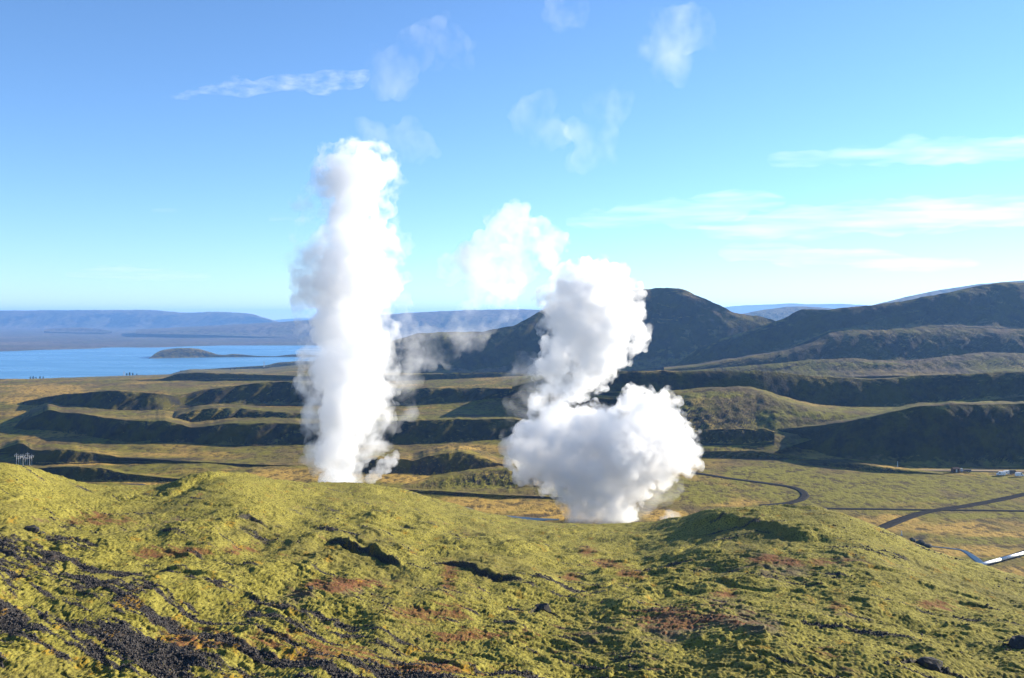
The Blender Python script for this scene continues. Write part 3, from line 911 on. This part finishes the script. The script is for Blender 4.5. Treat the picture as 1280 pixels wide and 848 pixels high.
MASTS = ['leftmost', 'second from the left', 'third from the left', 'fourth from the left', 'fifth from the left', 'sixth from the left', 'seventh from the left', 'rightmost']
for i, nm in enumerate(MASTS):
    mast(20.5 + i * 2.75, 581.2 - (i % 3) * 1.0, [9.0, 6.5, 7.5, 8.2, 6.2, 8.6, 6.8, 7.6][i], 1.3, nm + ' pale steel mast in the switchyard row at left')


def pylon(px, D, h, label):
    root = empty('pylon', (wx(px, D), D, wz(PYL[px], D))); tag(root, label, 'pylon')
    for sx in (-1, 1):
        for sy in (-1, 1):
            bm = bmesh.new(); add_tube(bm, (sx * h * .12, sy * h * .12, -4), (sx * h * .02, sy * h * .02, h), h * .016, seg=5); bm_obj('leg', bm, STEEL, root)
    for z in (.62, .80, .97):
        bm = bmesh.new(); add_box(bm, -h * .22, h * .22, -h * .02, h * .02, h * z, h * z + h * .03); bm_obj('crossarm', bm, STEEL, root)
    bm = bmesh.new()
    for z in (.15, .3, .45, .6):
        r = h * (.12 - .10 * z)
        for a, b in (((-r, -r), (r, -r)), ((r, -r), (r, r)), ((r, r), (-r, r)), ((-r, r), (-r, -r))):
            add_tube(bm, (a[0], a[1], h * z), (b[0], b[1], h * (z + .12)), h * .008, seg=4)
    bm_obj('bracing', bm, STEEL, root)['kind'] = 'stuff'


PYL = {330: 458.0, 155: 469.5}
pylon(330, 3150, 15, 'tiny power pylon on the headland left of the steam column')
pylon(155, 2900, 12, 'tiny power pylon standing on the near lake shore')


def leaf_material():
    t = NT('dark_foliage', .8, .2)
    return t.out(t.mix(t.noise(.8, 3), (.016, .026, .012), (.035, .050, .018)))


M_LEAF = leaf_material(); M_BARK = plain('bark', (.05, .038, .028), .9)


def tree_meshes(seed):
    r = random.Random(seed)
    bm = bmesh.new(); add_tube(bm, (0, 0, -1), (0, 0, 3.5), .35, .12, 6)
    for i in range(5):
        a = r.uniform(0, 6.28); add_tube(bm, (0, 0, 1.5 + i * .4), (math.cos(a) * 1.2, math.sin(a) * 1.2, 2.6 + i * .7), .10, .03, 4)
    tr = bpy.data.meshes.new('trunk'); bm.to_mesh(tr); bm.free(); tr.materials.append(M_BARK)
    bm = bmesh.new()
    for i in range(320):
        z = r.uniform(.8, 7.5); rad = 2.0 * (1 - abs(z - 3.2) / 5.2) ** .6 * math.sqrt(r.random()) * r.uniform(.7, 1.2); a = r.uniform(0, 6.28)
        c = Vector((rad * math.cos(a), rad * math.sin(a), z)); s = r.uniform(.25, .6)
        u = Vector((r.gauss(0, 1), r.gauss(0, 1), r.gauss(0, 1))).normalized(); v = u.orthogonal().normalized()
        w = u.cross(v)
        bm.faces.new([bm.verts.new(c + v * s), bm.verts.new(c + w * s * .7), bm.verts.new(c - v * s), bm.verts.new(c - w * s * .7)])
    cr = bpy.data.meshes.new('crown'); bm.to_mesh(cr); bm.free(); cr.materials.append(M_LEAF)
    return tr, cr


TM = [tree_meshes(i) for i in range(3)]
TREES = [(38, 2780, .9), (41.5, 2785, 1.1), (45, 2780, .8), (50, 2790, 1.0), (54, 2795, .8), (158.5, 2960, 1.0), (162, 2965, 1.3), (166, 2960, 1.0), (171, 2965, .7), (288, 3010, .8), (293, 3020, .9), (301, 3030, .7)]
LOC = ['in the small clump at the left end of the near shore'] * 5 + ['in the clump on the near shore below the island'] * 4 + ['in the sparse row near the headland beside the steam'] * 3
ORD = ['leftmost', 'second', 'third', 'fourth', 'rightmost', 'leftmost', 'second', 'third', 'rightmost', 'leftmost', 'middle', 'rightmost']
GRP = ['left shore trees'] * 5 + ['middle shore trees'] * 4 + ['headland trees'] * 3
for i, (px, D, s) in enumerate(TREES):
    zz = float(floor_z(px, D))
    root = empty('shore_tree', (wx(px, D), D, zz), i * 1.7); root.scale = (s * 1.3, s * 1.3, s)
    tag(root, ORD[i] + ' tiny dark tree ' + LOC[i], 'tree', GRP[i])
    link('trunk', TM[i % 3][0], None, root); link('crown', TM[i % 3][1], None, root)

# ------------------------------------------------------------------ rocks and gravel
def rock_mesh(seed, flat=.7, sub=2):
    r = random.Random(seed); V, T = ico(sub)
    n = .30 * noise3(V[:, 0] * 1.1, V[:, 1] * 1.1, V[:, 2] * 1.1, seed) + .16 * noise3(V[:, 0] * 2.6, V[:, 1] * 2.6, V[:, 2] * 2.6, seed + 3)
    W = V * (1 + n)[:, None]
    for _ in range(7):      # broken faces
        d = np.array([r.gauss(0, 1), r.gauss(0, 1), r.gauss(0, 1)]); d /= np.linalg.norm(d)
        k = W @ d; c = r.uniform(.55, .8)
        W = W - np.maximum(k - c, 0)[:, None] * d[None, :]
    W[:, 2] *= flat
    return mesh_from_arrays('rock', W, T, False)


def rock_material():
    t = NT('black_lava_rock', .9, .15)
    f = t.noise(5, 5, .7)
    c = t.mix(f, (.016, .015, .016), (.060, .056, .056)); c = t.mix(t.ramp(t.noise(1.6, 3), .56, .66, 0, .8), c, (.10, .095, .03))
    t.bump(f, .6, .08)
    return t.out(c)


M_ROCK = rock_material()


def boulder(px, py, wpx, label, seed, group=None):
    D = float(fore_D(px, py)); s = wpx / 2 * D / F
    o = link('lava_boulder', rock_mesh(seed, .65, 3), M_ROCK)
    o.location = (wx(px, D), D, float(fore_height(np.array([float(px)]), np.array([D]))[0]) + s * .15); o.scale = (s, s * .9, s); o.rotation_euler = (0, 0, seed)
    tag(o, label, 'boulder', group)


boulder(39, 662, 20, 'black lava boulder on the moss at the far left edge', 3)
boulder(52, 664, 9, 'small black stone touching the boulder at the far left', 4)
boulder(680, 765, 26, 'mossy black boulder low in the middle of the hillside', 6)
boulder(1272, 806, 34, 'black boulder in the hollow at the right edge', 7)
boulder(388, 746, 8, 'small dark stone in the left middle of the moss', 9)
boulder(1160, 836, 36, 'dark mossy boulder near the bottom right corner', 10)
for i, (px, py, w, lab) in enumerate([(1142, 677, 9, 'black rock by the stream head, leftmost and highest of three'), (1150, 680.5, 12, 'black rock by the stream head, middle of three'),
                                      (1160, 684, 11, 'black rock by the stream head, nearest the water')]):
    D = on_floor(px, py); s = w / 2 * D / F
    o = link('stream_rock', rock_mesh(20 + i, .8), M_ROCK); o.location = (wx(px, D), D, float(floor_z(px, D)) + s * .3); o.scale = (s, s, s)
    tag(o, lab, 'rock', 'rocks at the stream head')


def build_gravel():
    P, D, Z, g = FORE
    rng = np.random.default_rng(5)
    w = (g * (D > 70) * (D < 200) * (P > -60) * (P < 1340)).ravel() ** 2
    # even spread on the ground: a cell's ground area grows with distance squared
    w = w * (D.ravel() / 90) ** 1.2
    idx = rng.choice(w.size, 26000, p=w / w.sum())
    p = P.ravel()[idx] + rng.uniform(-1, 1, len(idx)); d = D.ravel()[idx] * (1 + rng.uniform(-.003, .003, len(idx)))
    z = fore_height(p, d)
    V0 = np.array([(1, 0, 0), (-1, 0, 0), (0, 1, 0), (0, -1, 0), (0, 0, 1), (0, 0, -1)], float)
    T0 = np.array([(0, 2, 4), (2, 1, 4), (1, 3, 4), (3, 0, 4), (2, 0, 5), (1, 2, 5), (3, 1, 5), (0, 3, 5)])
    n = len(idx); s = .05 + .16 * rng.random(n) ** 5 + .02 * (d / 90)
    a = rng.uniform(0, 6.28, n); ca, sa = np.cos(a), np.sin(a)
    V = V0[None] * (s[:, None] * rng.uniform(.6, 1.3, (n, 6)))[..., None]
    x = V[..., 0] * ca[:, None] - V[..., 1] * sa[:, None]; y = V[..., 0] * sa[:, None] + V[..., 1] * ca[:, None]
    zz = V[..., 2] * .75
    V = np.stack([x + wx(p, d)[:, None], y + d[:, None], zz + (z + s * .3)[:, None]], -1).reshape(-1, 3)
    T = (T0[None] + np.arange(n)[:, None, None] * 6).reshape(-1, 3)
    t = NT('lava_gravel_stones', .9, .15)
    r = t.noise(9, 2, .5)
    c = t.mix(t.ramp(r, .35, .70), (.022, .019, .017), (.095, .083, .076))
    o = link('lava_gravel', mesh_from_arrays('lava_gravel', V, T, False), t.out(c)); o['kind'] = 'stuff'
    o['label'] = 'loose black lava gravel strewn over the lower left slope'


build_gravel()


# ------------------------------------------------------------------ steam
def steam_material(name, density, noise_scale=None, lo=.42, hi=.62, aniso=.35, col=(.958, .958, .966), detail=4.0, rate=.25, stretch=(1, 1, 1)):
    m = bpy.data.materials.new(name); m.use_nodes = True
    nt = m.node_tree; nt.nodes.clear(); N = nt.nodes.new; L = nt.links.new
    o = N('ShaderNodeOutputMaterial'); v = N('ShaderNodeVolumePrincipled')
    v.inputs['Color'].default_value = col + (1,); v.inputs['Anisotropy'].default_value = aniso
    v.inputs['Density'].default_value = density
    if noise_scale:
        g = N('ShaderNodeNewGeometry'); mp = N('ShaderNodeVectorMath'); mp.operation = 'MULTIPLY'; mp.inputs[1].default_value = stretch
        L(g.outputs['Position'], mp.inputs[0])
        t = N('ShaderNodeTexNoise'); t.inputs['Scale'].default_value = noise_scale; t.inputs['Detail'].default_value = detail
        t.inputs['Roughness'].default_value = .6; L(mp.outputs[0], t.inputs['Vector'])
        r = N('ShaderNodeMapRange'); r.inputs['From Min'].default_value = lo; r.inputs['From Max'].default_value = hi
        r.inputs['To Min'].default_value = 0; r.inputs['To Max'].default_value = density
        L(t.outputs['Fac'], r.inputs['Value']); L(r.outputs[0], v.inputs['Density'])
    m.cycles.volume_step_rate = rate
    L(v.outputs[0], o.inputs['Volume'])
    return m


def puff_hull(name, balls, voxel, amps, seed):
    """balls (x, y, z, rx, ry, rz) merged into one skin, then swollen into billows"""
    V, T = ICO3
    vs, ts = [], []
    for k, (x, y, z, rx, ry, rz) in enumerate(balls):
        vs.append(V * (rx, ry, rz) + (x, y, z)); ts.append(T + k * len(V))
    me = mesh_from_arrays(name, np.concatenate(vs), np.concatenate(ts))
    tmp = link(name + '_tmp', me)
    md = tmp.modifiers.new('r', 'REMESH'); md.mode = 'VOXEL'; md.voxel_size = voxel; md.use_smooth_shade = True
    sm = tmp.modifiers.new('s', 'SMOOTH'); sm.factor = .5; sm.iterations = 4
    dg = bpy.context.evaluated_depsgraph_get(); dg.update()
    out = bpy.data.meshes.new_from_object(tmp.evaluated_get(dg), depsgraph=dg)
    bpy.data.objects.remove(tmp); bpy.data.meshes.remove(me)
    out.name = name
    n = len(out.vertices)
    co = np.empty(n * 3); out.vertices.foreach_get('co', co); co = co.reshape(-1, 3)
    for w, a in amps:
        no = np.empty(n * 3); out.vertices.foreach_get('normal', no); no = no.reshape(-1, 3)
        d = np.abs(noise3(co[:, 0] / w, co[:, 1] / w, co[:, 2] / w, seed + w)) - .18
        co = co + no * (a * d)[:, None]
        out.vertices.foreach_set('co', co.ravel()); out.update()
    # a second skin over the swollen one leaves no folds inside
    tmp = link(name + '_tmp', out)
    md = tmp.modifiers.new('r', 'REMESH'); md.mode = 'VOXEL'; md.voxel_size = voxel * .9; md.use_smooth_shade = True
    dg = bpy.context.evaluated_depsgraph_get(); dg.update()
    fin = bpy.data.meshes.new_from_object(tmp.evaluated_get(dg), depsgraph=dg)
    bpy.data.objects.remove(tmp); bpy.data.meshes.remove(out)
    fin.name = name
    return fin


def px_balls(D, lst):
    k = D / F
    out = []
    for q in lst:
        px, py, r = q[:3]; dy = q[3] if len(q) > 3 else 0; sq = q[4] if len(q) > 4 else 1.0
        out.append((wx(px, D), D + dy * k, wz(py, D), r * k, r * k, r * k * sq))
    return out


def column_balls(D, prof, n, seed, rmin=.42, rmax=.62):
    rr = random.Random(seed); k = D / F; out = []
    y0, y1 = prof[0][0], prof[-1][0]
    for i in range(n):
        y = y0 + (y1 - y0) * (i + rr.random()) / n
        ys = [-p[0] for p in prof]
        a = float(np.interp(-y, ys, [p[1] for p in prof])); b = float(np.interp(-y, ys, [p[2] for p in prof]))
        c = (a + b) / 2; w = (b - a) / 2
        r = w * rr.uniform(rmin, rmax)
        ang = rr.uniform(0, 2 * math.pi); q = math.sqrt(rr.random()) * (w - r)
        out.append((wx(c + q * math.cos(ang), D), D + q * math.sin(ang) * k, wz(y, D), r * k, r * k, r * k))
        if i % 2 == 0:
            out.append((wx(c + rr.uniform(-.1, .1) * w, D), D, wz(y, D), .62 * w * k, .62 * w * k, .62 * w * k))
    return out


def steam(name, mesh, mat, label, parent=None, cat='steam', group=None):
    o = link(name, mesh, mat, parent)
    if not parent: tag(o, label, cat, group)
    elif label: o['label'] = label
    return o


P1 = [(616, 400, 450), (604, 398, 452), (580, 391, 461), (550, 382, 474), (520, 370, 500), (490, 368, 508), (460, 371, 506), (430, 380, 492), (400, 376, 496), (370, 370, 496),
      (345, 371, 505), (320, 380, 506), (300, 388, 504), (282, 400, 474), (262, 398, 472), (240, 391, 496), (220, 394, 501), (202, 410, 500)]
D1 = 560.0
M_STEAM1 = steam_material('white_steam_soft', .30, .11, .40, .68)
M_STEAM2 = steam_material('white_steam_dense', .38, .13, .34, .58)
M_STEAM3 = steam_material('thin_steam', .10, .055, .40, .72)
M_CORE = steam_material('white_steam_core', .16, .10, .30, .60)
M_RAG1 = steam_material('ragged_steam_soft', .17, .085, .48, .80, detail=5.0)
M_RAG2 = steam_material('ragged_steam_dense', .38, .12, .46, .74, detail=6.0)


def two_layer(name, label, balls, voxel, amps, seed, fin, fout, mcore, mrag):
    c = np.mean([b[:3] for b in balls], axis=0); zb = min(b[2] for b in balls)
    root = empty(name, (float(c[0]), float(c[1]), float(zb))); tag(root, label, 'steam')
    for nm, f, m, k in (('core', fin, mcore, 0), ('billow', fout, mrag, 5)):
        me = puff_hull(nm, [b[:3] + tuple(q * f for q in b[3:]) for b in balls], voxel, amps, seed + k)
        o = steam(nm, me, m, None, root); o.matrix_parent_inverse = Matrix.Translation(root.location).inverted()
    return root


col1 = two_layer('steam_column', 'tall white steam column rising straight up on the left', column_balls(D1, P1, 60, 5), .85, [(16, 9), (8, 5.5), (4, 3.0), (2, 1.5)], 3, .66, 1.24, M_CORE, M_RAG1)

D2 = 485.0
P2 = [(738, 650, 27), (768, 650, 24), (754, 634, 29, 6), (688, 578, 34, -6), (668, 566, 32, 10), (656, 585, 16), (688, 545, 34, 5), (735, 590, 48, -12), (790, 580, 38, 0),
      (752, 612, 36, 4), (722, 614, 20, 0), (788, 616, 18, 0), (826, 565, 38, 8), (852, 548, 20, 4), (846, 572, 22, -5), (800, 540, 36, 12), (770, 560, 48, -14), (722, 558, 42, -4), (810, 514, 25, 0), (792, 497, 15, 4), (828, 524, 22, -8),
      (735, 526, 22, 4), (704, 518, 18, 10), (664, 540, 18, 0), (724, 496, 12, 6), (738, 474, 18, 0), (708, 482, 14, -6), (692, 456, 19, 6),
      (740, 440, 37, -4), (702, 438, 23, 10), (762, 410, 36, 0), (714, 410, 32, -8), (694, 428, 18, 0), (740, 375, 43, 0), (709, 375, 27, 10), (775, 388, 25, -8), (745, 350, 23, 6),
      (722, 357, 25, -6), (764, 358, 23, 0), (672, 462, 10, 0), (768, 442, 19, 4), (682, 488, 10, 0), (678, 503, 11, 4), (862, 562, 14, 2), (648, 562, 12, 0)]
cl2 = two_layer('steam_cloud', 'billowing white steam cloud with a wide base on the right', px_balls(D2, P2), .66, [(14, 8), (7, 5.0), (3.5, 2.8), (1.8, 1.4)], 8, .74, 1.10, M_CORE, M_RAG2)
P3 = [(635, 284, 25), (652, 298, 30), (622, 308, 29), (594, 325, 27), (572, 336, 14), (636, 328, 36), (680, 306, 25), (698, 304, 13), (608, 345, 22), (632, 351, 26), (646, 345, 16), (622, 372, 11)]
steam('steam_puff', puff_hull('steam_puff', px_balls(500.0, P3), .7, [(12, 8), (6, 4.5), (3, 2.0)], 12), steam_material('soft_steam', .15, .075, .43, .80, detail=5.0, aniso=.15),
      'loose grey white steam puff drifting above and left of the billowing cloud')
P4 = [(463, 600, 7), (470, 592, 8), (480, 583, 10), (488, 577, 9), (494, 570, 6)]
steam('steam_wisp', puff_hull('steam_wisp', px_balls(600.0, P4), .35, [(4, 2.2), (2, 1.2), (1, .5)], 14), steam_material('wispy_steam', .14, .2, .35, .6),
      'small steam wisp leaning right at the foot of the left column')
P5 = [(838, 646, 7), (846, 648, 6), (830, 650, 5)]
steam('steam_wisp', puff_hull('steam_wisp', px_balls(480.0, P5), .35, [(4, 2.2), (2, 1.2), (1, .5)], 15), steam_material('wispy_steam_low', .10, .2, .35, .6),
      'tiny steam wisp on the ground right of the billowing cloud')
# thin veils that hang on the columns and drift away above them
M_VEIL = steam_material('steam_veil', .060, .08, .46, .82, detail=6.0)
M_DRIFT = steam_material('drifting_steam', .026, .055, .45, .86, detail=7.0, stretch=(1, 1, .7))
pf3 = bpy.data.objects['steam_puff']
AMV = [(14, 9), (7, 5), (3.5, 2)]
steam('veil', puff_hull('veil', px_balls(D1, [(500, 380, 14), (503, 405, 18), (508, 430, 20), (506, 455, 20), (505, 480, 18), (500, 505, 16), (488, 530, 14), (480, 545, 10)]), .9, AMV, 21), M_VEIL, None, col1).matrix_parent_inverse = Matrix.Translation(col1.location).inverted()
steam('veil', puff_hull('veil', px_balls(D1, [(385, 250, 16), (383, 280, 16), (378, 305, 14), (372, 330, 12), (480, 285, 18), (495, 300, 14), (400, 225, 16), (410, 205, 14)]), .9, AMV, 22), M_VEIL, None, col1).matrix_parent_inverse = Matrix.Translation(col1.location).inverted()
steam('veil', puff_hull('veil', px_balls(D2, [(655, 470, 18), (662, 495, 20), (655, 515, 18), (648, 545, 14), (680, 470, 18), (665, 530, 22), (690, 495, 22), (640, 565, 12)]), .8, AMV, 23), M_VEIL, None, cl2).matrix_parent_inverse = Matrix.Translation(cl2.location).inverted()
steam('veil', puff_hull('veil', px_balls(D2, [(835, 600, 20), (820, 615, 20), (805, 630, 18), (850, 590, 16)]), .8, AMV, 24), M_VEIL, None, cl2).matrix_parent_inverse = Matrix.Translation(cl2.location).inverted()
steam('veil', puff_hull('veil', px_balls(500.0, [(608, 372, 18), (590, 392, 16), (600, 410, 20), (572, 418, 22), (548, 432, 20), (530, 445, 18), (565, 440, 16), (630, 388, 14), (520, 425, 14)]), .9, AMV, 25), M_VEIL, None, pf3)
AMD = [(24, 16), (11, 9), (5, 3.5)]
for pts, lab, sd_ in [
    ([(545, 38, 20), (532, 55, 26), (515, 72, 24), (500, 92, 22), (565, 52, 16), (488, 108, 16)], 'faint steam wisp high above the left column near the top edge', 31),
    ([(522, 182, 20), (505, 176, 14), (468, 172, 18), (540, 188, 10)], 'pale steam shreds just over the top of the left column', 32),
    ([(668, 145, 20), (678, 160, 22), (690, 176, 14), (660, 160, 14)], 'small steam fleck, left one of the pair above the puff', 33),
    ([(762, 122, 20), (752, 142, 26), (738, 165, 24), (735, 192, 18), (770, 150, 14)], 'larger steam fleck, right one of the pair above the puff', 34),
    ([(835, 48, 24), (862, 48, 22), (815, 62, 16), (842, 70, 20), (825, 88, 14), (885, 44, 14)], 'ragged steam wisp high right of centre near the top edge', 35),
    ([(700, 10, 10), (708, 14, 8), (712, 4, 8)], 'tiny steam fleck at the very top edge of the sky', 36)]:
    steam('steam_wisp', puff_hull('steam_wisp', px_balls(520.0, pts), 1.4, AMD, sd_), M_DRIFT, lab, group='steam shreds drifting in the sky')

# ------------------------------------------------------------------ clouds
DCL = 9000.0
M_CLOUD = steam_material('fleecy_cloud', .0035, .009, .46, .78, .3, (1, 1, 1), 5.0, .5, (.7, 1, 1.6))
M_CIRRUS = steam_material('streaky_cloud', .0011, .004, .42, .78, .3, (1, 1, 1), 5.0, .5, (.30, .5, 4.0))


def cloud(ells, mat, label, seed):
    k = DCL / F
    b = [(wx(px, DCL), DCL + dy * k, wz(py, DCL), rx * k, max(rx * .6, rz) * k, rz * k) for px, py, rx, rz, dy in ells]
    o = link('cloud', puff_hull('cloud', b, 40.0, [(420, 110), (200, 60)], seed), mat)
    tag(o, label, 'cloud', 'thin white clouds')


cloud([(225, 121, 22, 7, 0), (262, 113, 28, 8, 0), (305, 108, 32, 9, 0), (350, 106, 34, 10, 0), (395, 104, 32, 14, 0), (425, 100, 26, 15, 0), (450, 92, 14, 8, 0)], M_CLOUD,
      'fleecy white cloud streak left of the highest steam wisp', 41)
cloud([(1010, 197, 50, 8, 0), (1080, 196, 70, 11, 0), (1160, 192, 80, 13, 0), (1250, 188, 80, 15, 0), (1350, 180, 90, 16, 0)], M_CIRRUS, 'bright long cloud streak at the right edge, highest of three', 42)
cloud([(760, 276, 60, 8, 0), (840, 264, 80, 12, 0), (920, 252, 70, 10, 0), (880, 270, 60, 12, 0)], M_CIRRUS, 'faint cloud veil between the steam puff and the right streaks', 43)
cloud([(960, 285, 90, 14, 0), (1060, 275, 110, 16, 0), (1160, 268, 120, 18, 0), (1270, 264, 120, 18, 0), (1390, 258, 120, 18, 0)], M_CIRRUS, 'broad pale cloud band across the right sky, middle of three', 44)
cloud([(960, 318, 70, 9, 0), (1040, 322, 90, 10, 0), (1140, 330, 90, 9, 0)], M_CIRRUS, 'low dim cloud band over the right mountain, lowest of three', 45)
cloud([(130, 343, 50, 6, 0), (185, 342, 50, 7, 0), (230, 346, 40, 5, 0)], M_CIRRUS, 'thin low cloud streak above the blue mountain at left', 46)
cloud([(200, 264, 28, 4, 0), (225, 263, 20, 3, 0)], M_CIRRUS, 'short faint cloud dash in the left sky', 47)
cloud([(360, 272, 20, 6, 0), (378, 274, 16, 5, 0)], M_CIRRUS, 'small pale cloud fleck touching the left steam column', 48)

# ------------------------------------------------------------------ the air
def box_mesh(name, x0, x1, y0, y1, z0, z1):
    V = np.array([(x, y, z) for z in (z0, z1) for y in (y0, y1) for x in (x0, x1)], float)
    Q = np.array([(0, 2, 3, 1), (4, 5, 7, 6), (0, 1, 5, 4), (2, 6, 7, 3), (0, 4, 6, 2), (1, 3, 7, 5)])
    return mesh_from_arrays(name, V, Q, False)


def build_haze():
    m = bpy.data.materials.new('pale_air'); m.use_nodes = True
    nt = m.node_tree; nt.nodes.clear()
    o = nt.nodes.new('ShaderNodeOutputMaterial'); v = nt.nodes.new('ShaderNodeVolumePrincipled')
    v.inputs['Color'].default_value = (.24, .50, 1.0, 1); v.inputs['Density'].default_value = HAZE_DENSITY
    v.inputs['Anisotropy'].default_value = 0.2
    nt.links.new(v.outputs[0], o.inputs['Volume'])
    h = link('haze', box_mesh('haze', -26000, 34000, -2000, 29000, -30, 372), m)
    tag(h, kind='stuff'); h['label'] = 'thin blue haze filling the air over the whole valley'
    h.display_type = 'WIRE'


HAZE_DENSITY = 5.4e-5
build_haze()
